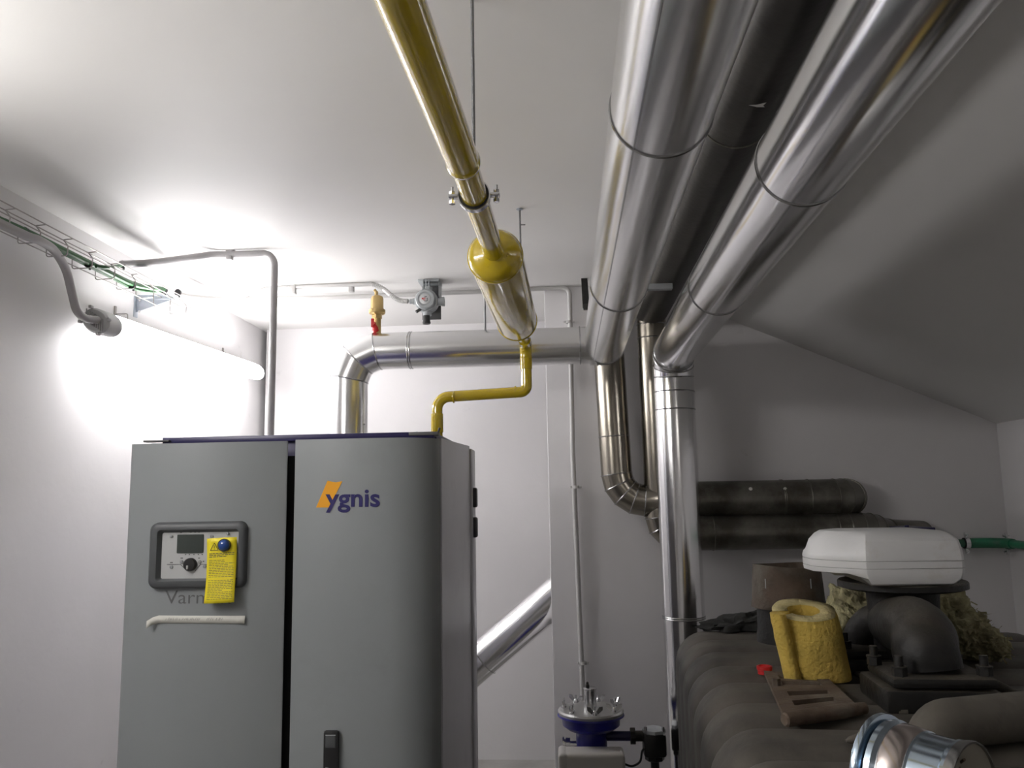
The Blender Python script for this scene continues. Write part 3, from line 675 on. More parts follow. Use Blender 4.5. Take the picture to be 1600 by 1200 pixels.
# ------------------------------------------------------------------ lamps
def lamp(y0, y1, z, glow, label, dz=0.0, zx=-1.955, wall='left'):
    t = thing('wall_lamp', (zx, y0, z), label, 'lamp')
    def T(x, y, zz): return V((x, y, zz)) if wall == 'left' else V((y, x - XL + YR, zz)) if wall == 'rear' else V((x, y, zz))
    tl_ = math.radians(35)   # the diffuser faces the room and the floor
    def sec(y, s=1.0, a0=0, a1=360):
        out = []
        for a_ in ang(24):
            cx, cz = math.cos(a_) * 0.062 * s, math.sin(a_) * 0.048 * s
            x = zx + cx * math.cos(tl_) + cz * math.sin(tl_); zz = z + (y - y0) * dz - cx * math.sin(tl_) + cz * math.cos(tl_)
            out.append(T(x, y, zz))
        return out
    obj('end_cap', MB().rings([sec(y0 - 0.012, .55), sec(y0 - 0.01, .90), sec(y0, 1.05), sec(y0 + 0.03, 1.06), sec(y0 + 0.10, 1.04)]), 'lampcap', t)
    def part_sec(y, idx, s=1.0):
        r_ = sec(y, s); return [r_[i % 24] for i in idx]
    fr, bk = list(range(-8, 9)), list(range(8, 17))      # opaque back towards the wall, diffuser towards the room
    ys = [(y0 + 0.10, 1), (y1 - 0.06, 1), (y1 - 0.025, .95), (y1 - 0.005, .8), (y1, .5)]
    obj('diffuser', MB().rings([part_sec(y, fr, q_) for y, q_ in ys]), glow, t)
    obj('housing', MB().rings([part_sec(y, bk, q_ * 1.01) for y, q_ in ys]), 'lampcap', t)
    for k in range(4):
        a_ = k * 1.57 + .78; c = sec(y0 - 0.012, 1.12)[int(k * 6 + 3)]
        obj('cap_clip', MB().box(c, (0.012, 0.022, 0.012), bev=0.002), 'lampcap', t)
    for k in range(-4, 5):
        c = T(zx + k * 0.009, y0 - 0.014, z - k * 0.006); obj('cap_rib', MB().box(c, (0.003, 0.006, 0.055)), 'conduit', t)
    return t
lzn = P(165, 507, X=-1.955); lzf = P(388, 578, X=-1.955)
yn = P(150, 508, X=-1.955).y; yf = P(402, 580, X=-1.955).y
lamp(yn, yf, lzn.z, 'lampglow', 'lit tubular wall lamp with grey end cap on the left wall', dz=(lzf.z - lzn.z) / (lzf.y - lzn.y))
lamp(0.3, 1.85, CAMZ + 0.80, 'lampglow2', 'lit tubular lamp on the left wall beside the photographer')
lamp(0.0, 1.4, CAMZ + 0.80, 'lampglow3', 'lit tubular lamp on the wall behind the photographer', wall='rear', zx=XL + 0.1)
for i, (px, py, qx, qy, lb) in enumerate(((181, 480, 199, 500, 'near the grey end of the lamp'), (349, 545, 364, 562, 'near the far end of the lamp'))):
    A = P(px, py, X=XL + 0.006); yy = A.y; zz = A.z; xo = P(qx, qy, Y=yy).x
    zm = P(px, py + 11, X=XL + 0.006).z; ze = P(qx, qy + 6, Y=yy).z
    h = thing('lamp_hook', A, 'small bent steel hook fixed to the left wall ' + lb, 'hook')
    obj('hook_strap', MB().box((XL + 0.004, yy, (zz + zm) / 2), (0.008, 0.014, abs(zz - zm) + 0.01), bev=0.001), 'wire', h)
    obj('hook_wire', MB().tube(fillet([V((XL + 0.008, yy, zm)), V((xo, yy, zm)), V((xo, yy, ze))], 0.008, 3), 0.003, 8), 'wire', h)

# ------------------------------------------------------------------ gas detector
gdp = P(664, 467, Y=4.28)
gt = thing('gas_detector', V((gdp.x, 4.38, ZC)), 'round grey gas detector hanging from the ceiling bracket beside the brass valve', 'gas detector')
c = gdp
pz = ZC
obj('ceiling_plate', MB().box((c.x + 0.012, 4.38, pz - 0.008), (0.115, 0.12, 0.016), bev=0.002), 'castgrey', gt)
obj('back_plate', MB().box((c.x + 0.014, 4.42, (pz + c.z - 0.085) / 2), (0.105, 0.010, pz - c.z + 0.085), bev=0.002), 'castdark', gt)
obj('side_plate', MB().box((c.x + 0.066, 4.39, pz - 0.05), (0.006, 0.08, 0.09), bev=0.001), 'castgrey', gt)
for k in (-1, 0, 1): obj('fin', MB().box((c.x + k * 0.016, 4.33, (pz + c.z) / 2 + 0.022), (0.004, 0.035, 0.07)), 'castgrey', gt)
obj('housing', MB().lathe((c.x, 4.40, c.z), (0, -1, 0), [(0, 0.055), (0.03, 0.064), (0.085, 0.064), (0.095, 0.060)], 32), 'castgrey', gt)
obj('cover', MB().lathe((c.x, 4.305, c.z), (0, -1, 0), [(0, 0.057), (0.018, 0.055), (0.024, 0.050), (0.025, 0.040), (0.022, 0.038)], 12), 'castgrey', gt, 25)
obj('window', MB().lathe((c.x, 4.283, c.z), (0, -1, 0), [(0, 0.029), (0.003, 0.029), (0.004, 0.027)], 28), 'facia', gt)
mk = MB()
for dx, dz, ww, hh in ((-.012, .002, .010, .008), (-.001, .004, .006, .006), (-.004, -.006, .012, .003)): mk.box((c.x + dx, 4.278, c.z + dz), (ww, .002, hh))
obj('red_print', mk, 'red', gt)
mk = MB()
for dx, dz, ww, hh in ((.004, .012, .012, .003), (.012, .000, .004, .009), (.004, -.012, .014, .003), (.012, -.009, .005, .005)): mk.box((c.x + dx, 4.278, c.z + dz), (ww, .002, hh))
obj('black_print', mk, 'ink', gt)
obj('gland', MB().lathe((c.x - 0.062, 4.33, c.z + 0.0), (-1, 0, 0), [(0, 0.018), (0.012, 0.018), (0.013, 0.014), (0.03, 0.014)], 12), 'castgrey', gt)
obj('side_port', MB().lathe((c.x + 0.055, 4.34, c.z - 0.004), (1, 0, 0), [(0, 0.022), (0.028, 0.022), (0.028, 0.026), (0.042, 0.026)], 20), 'castgrey', gt)
obj('top_neck', MB().cyl((c.x + 0.004, 4.34, c.z + 0.055), (c.x + 0.004, 4.34, c.z + 0.08), 0.026, seg=20), 'castgrey', gt)
obj('sensor_neck', MB().cyl((c.x + 0.004, 4.33, c.z - 0.05), (c.x + 0.004, 4.33, c.z - 0.082), 0.023, seg=20), 'castgrey', gt)
obj('sensor_head', MB().lathe((c.x + 0.0, 4.33, c.z - 0.082), (0, 0, -1), [(0, 0.019), (0.03, 0.020), (0.04, 0.023), (0.045, 0.021), (0.042, 0.015)], 24), 'black', gt)
obj('lock_screw', MB().cyl((c.x - 0.028, 4.31, c.z - 0.048), (c.x - 0.052, 4.30, c.z - 0.066), 0.009, seg=10), 'castdark', gt)

# brass air vent
vb = P(589, 519, Y=YF); vz = Zf + RF - 0.002
av = thing('air_vent', (vb.x, YF, vz), 'brass automatic air vent with red valve standing on the silver pipe', 'valve')
s = 4.27 / 1280
X_ = vb.x; 
def rz(py): return P(589, py, Y=YF).z
obj('stub', MB().cyl((X_ + .002, YF, vz - .01), (X_ + .002, YF, rz(488)), 0.018, seg=20), 'brass', av)
obj('valve_body', MB().lathe((X_ - 0.004, YF - .004, vz), (0, 0, 1), [(0, 0.014), (0.012, 0.02), (0.03, 0.018), (0.05, 0.012)], 18), 'red', av)
obj('valve_lever', MB().box((X_ - 0.016, YF - 0.026, rz(506)), (0.016, 0.008, 0.045), bev=0.003).cyl((X_ - 0.012, YF, rz(507)), (X_ - 0.012, YF - 0.035, rz(507)), 0.010, seg=14), 'red', av)
obj('hex_nut', MB().cyl((X_, YF, rz(498)), (X_, YF, rz(491)), 0.026, seg=6), 'brass', av)
obj('float_chamber', MB().lathe((X_, YF, rz(493)), (0, 0, 1), [(0, 0.022), (0.006, 0.036), (0.012, 0.041), (0.028, 0.041), (0.031, 0.034), (0.036, 0.032), (0.085, 0.031), (0.096, 0.027), (0.104, 0.012)], 28), 'brass', av)
tz = rz(493) + 0.10
obj('vent_cap', MB().cyl((X_ - .004, YF, tz), (X_ - .004, YF, tz + 0.022), 0.009, seg=12).cyl((X_ - .004, YF, tz + 0.02), (X_ - .014, YF - 0.004, tz + 0.032), 0.007, seg=12), 'brass', av)

# black pipe hanger on the far left of the silver pipe
hb = P(910, 410, Y=4.42); hc = P(915, 478, Y=4.42); he = P(932, 478, Y=4.42)
bh = thing('wall_hanger', V((hc.x, 4.42, hc.z)), 'black painted steel hanger dangling between ceiling and silver pipe', 'hanger')
obj('strap', MB().extrude([hb + V((-.012, 0, .01)), hb + V((.002, 0, 0)), hb + V((.02, 0, .008)), hc + V((.020, 0, .03)), hc + V((.020, 0, -0.01)), hc + V((-.016, 0, -0.01))], (0, 0.012, 0)), 'iron', bh)
obj('foot', MB().box((hc + he) / 2 + V((0, 0, -.006)), (0.085, 0.03, 0.03), bev=0.003), 'iron', bh)
obj('top_pin', MB().cyl(P(914, 407, Y=4.42), P(932, 406, Y=4.42), 0.004, seg=8).cyl(P(917, 407, Y=4.42), V((P(917, 407, Y=4.42).x, 4.42, ZC)), 0.004, seg=8), 'galv', bh)
obj('tie_wire', MB().tube(smooth_path([P(932, 406, Y=4.42), P(930, 440, Y=4.42), P(925, 462, Y=4.42), P(931, 478, Y=4.42)], 5), 0.0025, 6), 'wire', bh)

# ------------------------------------------------------------------ the ribbed tank
ZT = -0.55; ztop = CAMZ + ZT
A = P(1070, 985, Z=ZT); B = P(1160, 1200, Z=ZT)
es = (A - B); es.z = 0; es.normalize(); eu = V((es.y, -es.x, 0))
O = B - eu * 0.045 - es * 0.62; O.z = 0
TL_ = (A - O).dot(es) + 0.08; TW = 1.42; rad = 0.13
NS = 10; per = TL_ / NS
def tk(u, s_, z): return O + eu * u + es * s_ + V((0, 0, z))
def section(s_, off, inset):
    out = []
    def put(u, z, nu, nz): out.append(tk(u + nu * off, s_, z + nz * off))
    w0, w1, zt2 = inset, TW - inset, ztop - inset
    put(w0, 0.02, -1, 0); put(w0, 0.3, -1, 0); put(w0, zt2 - rad - .2, -1, 0)
    for k in range(9):
        a_ = math.pi / 2 * k / 8; put(w0 + rad - rad * math.cos(a_), zt2 - rad + rad * math.sin(a_), -math.cos(a_), math.sin(a_))
    for k in range(1, 8): put(w0 + rad + (w1 - w0 - 2 * rad) * k / 8, zt2, 0, 1)
    for k in range(9):
        a_ = math.pi / 2 * k / 8; put(w1 - rad + rad * math.sin(a_), zt2 - rad + rad * math.cos(a_), math.sin(a_), math.cos(a_))
    put(w1, 0.3, 1, 0); put(w1, 0.02, 1, 0)
    return out
rs = []; npp = 12
rs.append(section(0.0, 0, 0.14)); rs.append(section(0.01, 0, 0.09)); rs.append(section(0.03, 0, 0.04)); 
for i in range(1, NS * npp):
    s_ = i * per / npp; f = (i % npp) / npp
    g = min(f, 1 - f)          # 0 in the groove
    off = -0.026 + 0.026 * min(1, (g / 0.26)) ** 0.55
    e = min(s_, TL_ - s_); ins = 0.05 * max(0, 1 - e / 0.10) ** 2 if e < .1 else 0
    rs.append(section(s_, off, ins))
rs.append(section(TL_ - 0.01, 0, 0.09)); rs.append(section(TL_, 0, 0.14))
tank = tag(obj('oil_tank', MB().rings(rs), 'tank', loc=O, sharp=50), 'large dusty black ribbed tank filling the lower right', 'tank')

def T(px, py, h=0.0): return P(px, py, Z=ZT + h)       # a point on the tank top
# yellow pipe shell: C shaped wool half open to the left
sb = T(1279, 1060); hS = 0.195
ws = thing('insulation_shell', sb, 'yellow glass wool pipe shell standing upright, slit open on the left', 'insulation')
def cshape(z, ro, ri, c, jitter):
    out = []; a0, a1 = math.radians(212), math.radians(212 + 332); n = 34
    for k in range(n + 1):
        a_ = a0 + (a1 - a0) * k / n; r = ro * (1 + jitter * noise.noise(V((math.cos(a_) * 1.5, math.sin(a_) * 1.5, z * 9))))
        out.append(c + V((math.cos(a_) * r * 1.12, math.sin(a_) * r, z + 0.26 * math.sin(a_) * r * z / hS)))
    for k in range(n, -1, -1):
        a_ = a0 + (a1 - a0) * k / n; r = ri * (1 + jitter * noise.noise(V((math.cos(a_) * 2, math.sin(a_) * 2, z * 9 + 5))))
        out.append(c + V((math.cos(a_) * r * 1.12, math.sin(a_) * r, z + 0.26 * math.sin(a_) * r * z / hS)))
    return out
rs = []
for i in range(13):
    t = i / 12; c = sb + V((0.004 - 0.035 * t, 0.0, 0))
    e = 1 - 0.05 * (max(0, (t - .92) / .08) ** 2) - 0.03 * (max(0, (0.06 - t) / .06) ** 2)
    rs.append(cshape(hS * t + 0.004, 0.088 * e, 0.040, c, 0.10))
obj('wool_wall', MB().rings(rs, cap=False).add(rs[-1], [tuple([k, k + 1, 68 - k, 69 - k]) for k in range(34)]).add(rs[0], [tuple([k, k + 1, 68 - k, 69 - k]) for k in range(34)]), 'glass', ws, 60)
mb = MB()
r_ = cshape(hS + 0.0055, 0.084, 0.042, sb + V((-0.031, 0, 0)), 0.10)
mb.add(r_, [tuple([k, k + 1, 68 - k, 69 - k]) for k in range(34)])
o = obj('cut_end', mb, 'glasspale', ws, label='paler cut end'); so = o.modifiers.new('t', 'SOLIDIFY'); so.thickness = 0.002
# loose flap on the left of the slit
rs = []
for i in range(9):
    t = i / 8; c = sb + V((-0.088 - 0.034 * t, -0.052, hS * t * 1.0 + 0.004)); j = 0.006 * noise.noise(V((i * .7, 2, 1)))
    rs.append([c + V((math.cos(a_) * (0.022 + j) * 1.1, math.sin(a_) * 0.036, 0)) for a_ in ang(14)])
obj('wool_flap', MB().rings(rs), 'glass', ws, 60)

# slotted plate
pc = [T(1194, 1056), T(1292, 1066), T(1340, 1112), T(1228, 1134)]
pl = thing('slotted_plate', sum(pc, V()) / 4, 'rusty slotted iron plate lying flat in front of the yellow shell', 'plate')
def quadpt(u, v_): return pc[0].lerp(pc[1], u).lerp(pc[3].lerp(pc[2], u), v_)
TH = V((0, 0, 0.012)); LF = V((0, 0, 0.004))
bars = [(0, 0.08), (0.18, 0.24), (0.34, 0.50), (0.60, 0.70), (0.80, 1.0)]
def qprism(u0, u1, v0, v1):
    return MB().extrude([quadpt(u0, v0) + LF, quadpt(u1, v0) + LF, quadpt(u1, v1) + LF, quadpt(u0, v1) + LF], TH)
obj('plate_side', qprism(0, 0.2, 0, 1), 'plate', pl); obj('plate_side', qprism(0.8, 1, 0, 1), 'plate', pl)
for v0, v1 in bars: obj('bar', qprism(0.2, 0.8, v0, v1), 'plate', pl)
e0, e1 = quadpt(-0.02, 1.0) + V((0, 0, .014)), T(1352, 1118) + V((0, 0, 0.018))
obj('rolled_edge', MB().lathe(e0, e1 - e0, [(0, 0.013), (0.004, 0.017), ((e1 - e0).length * .7, 0.018), ((e1 - e0).length, 0.014)], 16), 'plate', pl)
bc = T(1214, 1080)
obj('bolt', MB().cyl(bc + V((0, 0, .01)), bc + V((0, 0, 0.035)), 0.012, seg=6), 'rust', pl)
rc_ = T(1195, 1053)
tag(obj('red_cap', MB().lathe(rc_, (0, 0, 1), [(0, 0.021), (0.012, 0.021), (0.013, 0.0235), (0.024, 0.0235), (0.025, 0.019), (0.012, 0.017)], 28), 'red', loc=rc_),
    'small red plastic cap on the tank beside the slotted plate', 'cap')

# rusty pot at the back
YPo = 3.26
pb = P(1233, 948, Y=YPo)
pot = thing('rusty_stub', V((pb.x, pb.y, ztop)), 'rusty open ended flue stub standing at the far edge of the tank', 'flue stub')
wpx = YPo / 1280
zb_ = P(1233, 948, Y=YPo).z; zt__ = P(1233, 882, Y=YPo).z
rs = []
for i, (t, r) in enumerate(((0, 54), (0.08, 53.5), (0.2, 52), (0.6, 50.5), (1.0, 48.5))):
    z = zb_ + (zt__ - zb_) * t
    rs.append([V((pb.x + math.cos(a_) * r * wpx * (1 + 0.02 * math.sin(3 * a_)), pb.y + math.sin(a_) * r * wpx, z + (0.004 * math.sin(2 * a_ + 1) if t == 1 else 0))) for a_ in ang(40)])
inner = [[V((pb.x + (p.x - pb.x) * .94, pb.y + (p.y - pb.y) * .94, p.z)) for p in r] for r in (rs[-1], rs[0])]
obj('shell', MB().rings(rs + inner, cap=False), 'rust', pot, 60)
obj('foot_flange', MB().lathe((pb.x, pb.y, ztop - 0.005), (0, 0, 1), [(0, 0.125), (0.02, 0.125), (0.05, 0.12), (zb_ - ztop + .01, 0.118)], 32), 'iron', pot)
for px in (1196, 1267):
    q_ = P(px, 912, Y=YPo - 0.118); obj('bright_scratch', MB().box(q_, (0.003, 0.004, 0.035), bev=0.001), 'castgrey', pot)
# rag
cr = T(1160, 985); bmv = bmesh.new(); bmesh.ops.create_icosphere(bmv, subdivisions=4, radius=1)
for v in bmv.verts:
    p = v.co.copy(); n_ = noise.noise(p * 2.2) * 0.4 + noise.noise(p * 5) * 0.25
    s_ = max(0.02, 1 + n_ * 1.2); zz = max(0, p.z)
    v.co = cr + V((p.x * 0.13 * s_ - 0.03 + 0.05 * zz, p.y * 0.10 * s_ + 0.04, 0.004 + zz ** 0.7 * 0.055 * s_ * (1 + 0.5 * p.x)))
tag(obj('rag', MB().bm(bmv), 'cloth', loc=cr, sharp=70), 'crumpled black rag at the far left end of the tank top', 'rag')
ro = T(1208, 958)
tag(obj('metal_bar', MB().cyl(T(1197, 962) + V((0, 0, .035)), T(1222, 985) + V((0, 0, .012)), 0.009, seg=10), 'dustpipe', loc=ro), 'short dusty bar leaning between rag and yellow shell', 'bar')

# tee with flanges carrying the white case
YP = 2.72
fc = P(1408, 908, Y=YP); zfl = fc.z
sP = YP / 1280
te = thing('flanged_pipe', V((fc.x, YP, ztop)), 'black cast iron branched pipe with bolted flanges on the tank', 'pipe fitting')
obj('top_flange', MB().lathe((fc.x, YP, zfl + 0.004), (0, 0, -1), [(0, 0.186), (0.004, 0.189), (0.020, 0.189), (0.026, 0.17)], 48), 'iron', te)
vm = V((fc.x - 0.01, YP, zfl - 0.15))
obj('vertical_pipe', MB().lathe((fc.x, YP, zfl - 0.02), (0, 0, -1), [(0, 0.112), (0.02, 0.106), (0.10, 0.102), (0.20, 0.09), (0.26, 0.07)], 40), 'iron', te)
pbase = P(1452, 1046, Y=2.30)      # foot of the front elbow
el = smooth_path([P(1398, 972, Y=2.74), P(1408, 976, Y=2.62), P(1426, 978, Y=2.48), P(1443, 994, Y=2.37), pbase + V((-0.003, 0.01, 0.05)), pbase], 8)
obj('front_elbow', MB().tube(el, 0.082, 36), 'iron', te)
zpl = pbase.z
px_ = pbase.x + 0.0
def bolt(c, par, r=0.019, h=0.05):
    obj('bolt', MB().cyl(c, c + V((0, 0, h * .42)), r, seg=6).cyl(c + V((0, 0, h * .42)), c + V((0, 0, h * .5)), r * 1.05, seg=16).cyl(c + V((0, 0, h * .45)), c + V((0, 0, h)), r * .55, seg=12), 'iron', par)
obj('front_flange', MB().box((px_, 2.30, zpl - 0.014), (0.255, 0.22, 0.028), Matrix.Rotation(-0.06, 3, 'Z'), bev=0.012), 'iron', te)
obj('flange_seat', MB().box((px_ - 0.008, 2.315, (zpl - 0.034 + ztop) / 2), (0.27, 0.24, zpl - 0.032 - ztop + 0.004), Matrix.Rotation(-0.06, 3, 'Z'), bev=0.01), 'iron', te)
for dx, dy in ((-0.105, -0.075), (-0.115, 0.07), (0.105, -0.075), (0.10, 0.075)):
    bolt(V((px_ + dx, 2.30 + dy, zpl - 0.001)), te)
ll = V((fc.x - 0.15, YP + 0.12, ztop + 0.06))
obj('rear_elbow', MB().tube(smooth_path([V((fc.x - 0.02, YP + 0.03, zfl - 0.15)), V((fc.x - 0.05, YP + 0.07, zfl - 0.15)), V((fc.x - 0.075, YP + 0.10, zfl - 0.18)), V((fc.x - 0.08, YP + 0.11, ztop + 0.06))], 7), 0.075, 32), 'iron', te)
obj('rear_flange', MB().box((fc.x - 0.09, YP + 0.06, ztop + 0.055), (0.26, 0.22, 0.03), bev=0.01).box((fc.x - 0.09, YP + 0.06, ztop + 0.02), (0.28, 0.24, 0.044), bev=0.01), 'iron', te)
for dx, dy in ((-0.10, -0.07), (0.05, -0.08), (-0.10, 0.08)): bolt(V((fc.x - 0.09 + dx, YP + 0.06 + dy, ztop + 0.068)), te)
# dome and lying pipe in front
dc = T(1478, 1098)
tag(obj('iron_dome', MB().lathe(V((dc.x, dc.y + 0.02, ztop - 0.01)), (0, 0, 1), [(0, 0.12), (0.02, 0.115), (0.042, 0.09), (0.055, 0.05), (0.06, 0.01)], 36), 'dustpipe', loc=dc), 'dusty rounded dome on the tank in front of the square flange', 'dome')
YPp = 1.80
a_ = P(1452, 1150, Y=1.90); b_ = P(1640, 1118, Y=2.0)
a_.z = ztop + 0.052; b_.z = ztop + 0.052
tag(obj('lying_pipe', MB().tube(fillet([a_ + V((0, 0, -0.12)), a_, b_ + (b_ - a_)], 0.055, 8), 0.051, 32), 'dustpipe', loc=a_), 'thick dusty pipe lying across the tank at the right edge', 'pipe')
c0, c1 = T(1322, 1158, 0.012), T(1402, 1141, 0.026)
tag(obj('pointed_rod', MB().lathe(c0, c1 - c0, [(0, 0.003), (0.01, 0.008), (0.07, 0.016), ((c1 - c0).length, 0.018)], 16), 'dustpipe', loc=c0), 'dusty tapered rod poking out left of the shiny duct collar', 'rod')
r0, r1 = T(1328, 1040, .006), T(1412, 1112, 0.006)
tag(obj('flat_bar', MB().box((r0 + r1) / 2, (0.022, (r1 - r0).length, 0.010), V((0, 1, 0)).rotation_difference((r1 - r0).normalized()).to_matrix(), 0.001), 'dustpipe', loc=r0), 'dusty flat bar lying between the yellow shell and the lying pipe', 'bar')
r0, r1 = T(1545, 1064, .02), T(1625, 1104, 0.02)
tag(obj('round_bar', MB().cyl(r0, r1, 0.013, seg=14), 'dustpipe', loc=r0), 'dusty round bar at the right edge behind the lying pipe', 'bar')
# white case on the flange
wc = thing('white_case', V((fc.x, YP, zfl + 0.004)), 'white chamfered plastic case with two grooves resting on the black flange', 'case')
x0, x1, xm = P(1277, 870, Y=2.60).x, P(1499, 870, Y=2.56).x, P(1346, 870, Y=2.56).x
yf0 = 2.52
foot = [(x0, 2.66), (x0 + 0.02, 2.62), (xm - 0.05, 2.565), (xm, yf0 + 0.004), (xm + 0.02, yf0), (x1 - 0.012, yf0), (x1, yf0 + 0.012), (x1, 2.88), (x1 - 0.02, 2.90), (xm, 2.90), (x0 + 0.01, 2.78), (x0, 2.76)]
cx_, cy_ = (x0 + x1) / 2, 2.70
wz = zfl + 0.005
zh = P(1420, 843, Y=yf0).z - wz
def lay(z, ix, iy, lift=0):
    out = []
    for (x, y) in foot:
        left = 1 if x < xm - 0.02 else 0
        fx = 1 - ix * (1.35 if x < cx_ else 1.0); fy = 1 - iy
        out.append(V((cx_ + (x - cx_) * fx, cy_ + (y - cy_) * fy, wz + z * zh + (lift * zh if left else 0))))
    return out
L_ = [lay(0, .16, .12, .30), lay(0.04, .12, .05, .26), lay(0.16, .035, 0.01, .10), lay(.26, 0.01, 0), lay(.36, 0, 0), lay(.365, .006, .006), lay(.375, .006, .006), lay(.38, 0, 0),
      lay(.52, 0, 0), lay(.525, .006, .006), lay(.535, .006, .006), lay(.54, 0, 0), lay(.64, 0.0, 0, -.03), lay(.80, .012, .012, -.12), lay(.97, .04, .03, -.22), lay(1.06, .08, .09, -.10), lay(1.14, .14, .22, -.04), lay(1.17, .20, .30, 0)]
o = obj('case_body', MB().rings(L_), 'white', wc, 28)
o.modifiers.new('bev', 'BEVEL').width = 0.003
for za_, zb2 in ((.366, .374), (.526, .534)):
    obj('groove', MB().rings([lay(za_, .004, .004), lay(zb2, .004, .004)]), 'groove', wc)
# loose wool behind
wl = thing('loose_insulation', T(1430, 1000), 'ragged heap of loose greenish yellow insulation wool behind the black pipe', 'insulation')
wl['kind'] = 'stuff'
def blob(c, sx, sy, sz, seed, sub=5):
    bmv = bmesh.new(); bmesh.ops.create_icosphere(bmv, subdivisions=sub, radius=1); S = V((seed * 3.1, seed * 1.7, seed))
    for v in bmv.verts:
        p = v.co.copy()
        d = 1 + 0.30 * noise.noise(p * 1.6 + S) + 0.22 * noise.noise(p * 4 + S) + 0.14 * noise.noise(p * 9 + S) + 0.10 * abs(noise.noise(p * 18 + S))
        v.co = V((c.x + p.x * sx * d, c.y + p.y * sy * d, max(ztop + 0.002, c.z + p.z * sz * d)))
    return bmv
mb = MB()
def W(px, py, Y, sx, sy, sz, seed, sub=5): mb.bm(blob(P(px, py, Y=Y), sx, sy, sz, seed, sub))
W(1335, 968, 3.02, .10, .11, .105, 1); W(1325, 985, 2.95, .07, .09, .08, 2); W(1470, 968, 2.98, .10, .11, .10, 3); W(1400, 975, 3.05, .13, .1, .10, 5)
W(1505, 990, 2.92, .09, .11, .075, 4); W(1535, 1008, 2.86, .065, .08, .05, 6)
W(1555, 1012, 2.80, .035, .05, .028, 7, 4)
wo = obj('wool_heap', mb, 'wool', wl, 80); wo['kind'] = 'stuff'
# fibres
mb = MB(); rr_ = random.Random(2)
vv = [v for v in wo.data.vertices]
for k in range(700):
    v = rr_.choice(vv); p = v.co + ORG[wl.name]; 
    if p.z < ztop + 0.01: continue
    d = (V((rr_.gauss(0, 1), rr_.gauss(0, 1), rr_.gauss(0.1, .6)))).normalized() * rr_.uniform(.010, .032)
    q2 = p + d; q2.z = max(q2.z, ztop + 0.003); q3 = q2 + V((rr_.gauss(0, .006), rr_.gauss(0, .006), rr_.gauss(0, .006)))
    w2 = V((0.0014, 0.0, 0.0014)); mb.add([p - w2, p + w2, q2 + w2, q3], [(0, 1, 2), (0, 2, 3)])
fo = obj('wool_fibres', mb, 'wool', wl); fo['kind'] = 'stuff'

# shiny duct collar in the foreground
cc_ = P(1456, 1205, Y=1.38)
dv = V((0.66, -0.75, 0)).normalized()
cc_.z = ztop + 0.096
dk = thing('duct_collar', V((cc_.x, cc_.y, ztop)), 'shiny flanged stainless duct collar lying in the bottom right foreground', 'duct collar')
obj('flange', MB().lathe(cc_ - dv * 0.085, dv, [(0, 0.080), (0.0, 0.094), (0.004, 0.0955), (0.010, 0.094), (0.014, 0.080)], 56), 'bluesteel', dk)
obj('bead', MB().lathe(cc_ - dv * 0.071, dv, [(0, 0.080), (0.004, 0.088), (0.014, 0.089), (0.020, 0.083)], 56), 'bluesteel', dk)
obj('rear_band', MB().lathe(cc_ - dv * 0.052, dv, [(0, 0.083), (0.006, 0.086), (0.034, 0.083), (0.040, 0.079)], 56), 'warmsteel', dk)
obj('front_band', MB().lathe(cc_ - dv * 0.012, dv, [(0, 0.079), (0.003, 0.0815), (0.006, 0.079), (0.050, 0.077), (0.053, 0.0795), (0.060, 0.0795)], 56, cap=False), 'bluesteel', dk)
obj('open_lip', MB().lathe(cc_ + dv * 0.046, dv, [(0, 0.0795), (0.012, 0.081), (0.016, 0.080), (0.016, 0.077), (0.0, 0.076)], 56, cap=False), 'seam', dk)
obj('inner_lining', MB().lathe(cc_ + dv * 0.058, -dv, [(0, 0.0765), (0.10, 0.074), (0.12, 0.06)], 56), 'dustin', dk)
obj('inner_hook', MB().tube(smooth_path([cc_ + dv * 0.058 + V((-0.020, -0.03, 0.064)), cc_ + dv * 0.05 + V((-0.016, -0.02, 0.052)), cc_ + dv * 0.055 + V((-0.026, -0.035, 0.047))], 5), 0.002, 6), 'rust', dk)

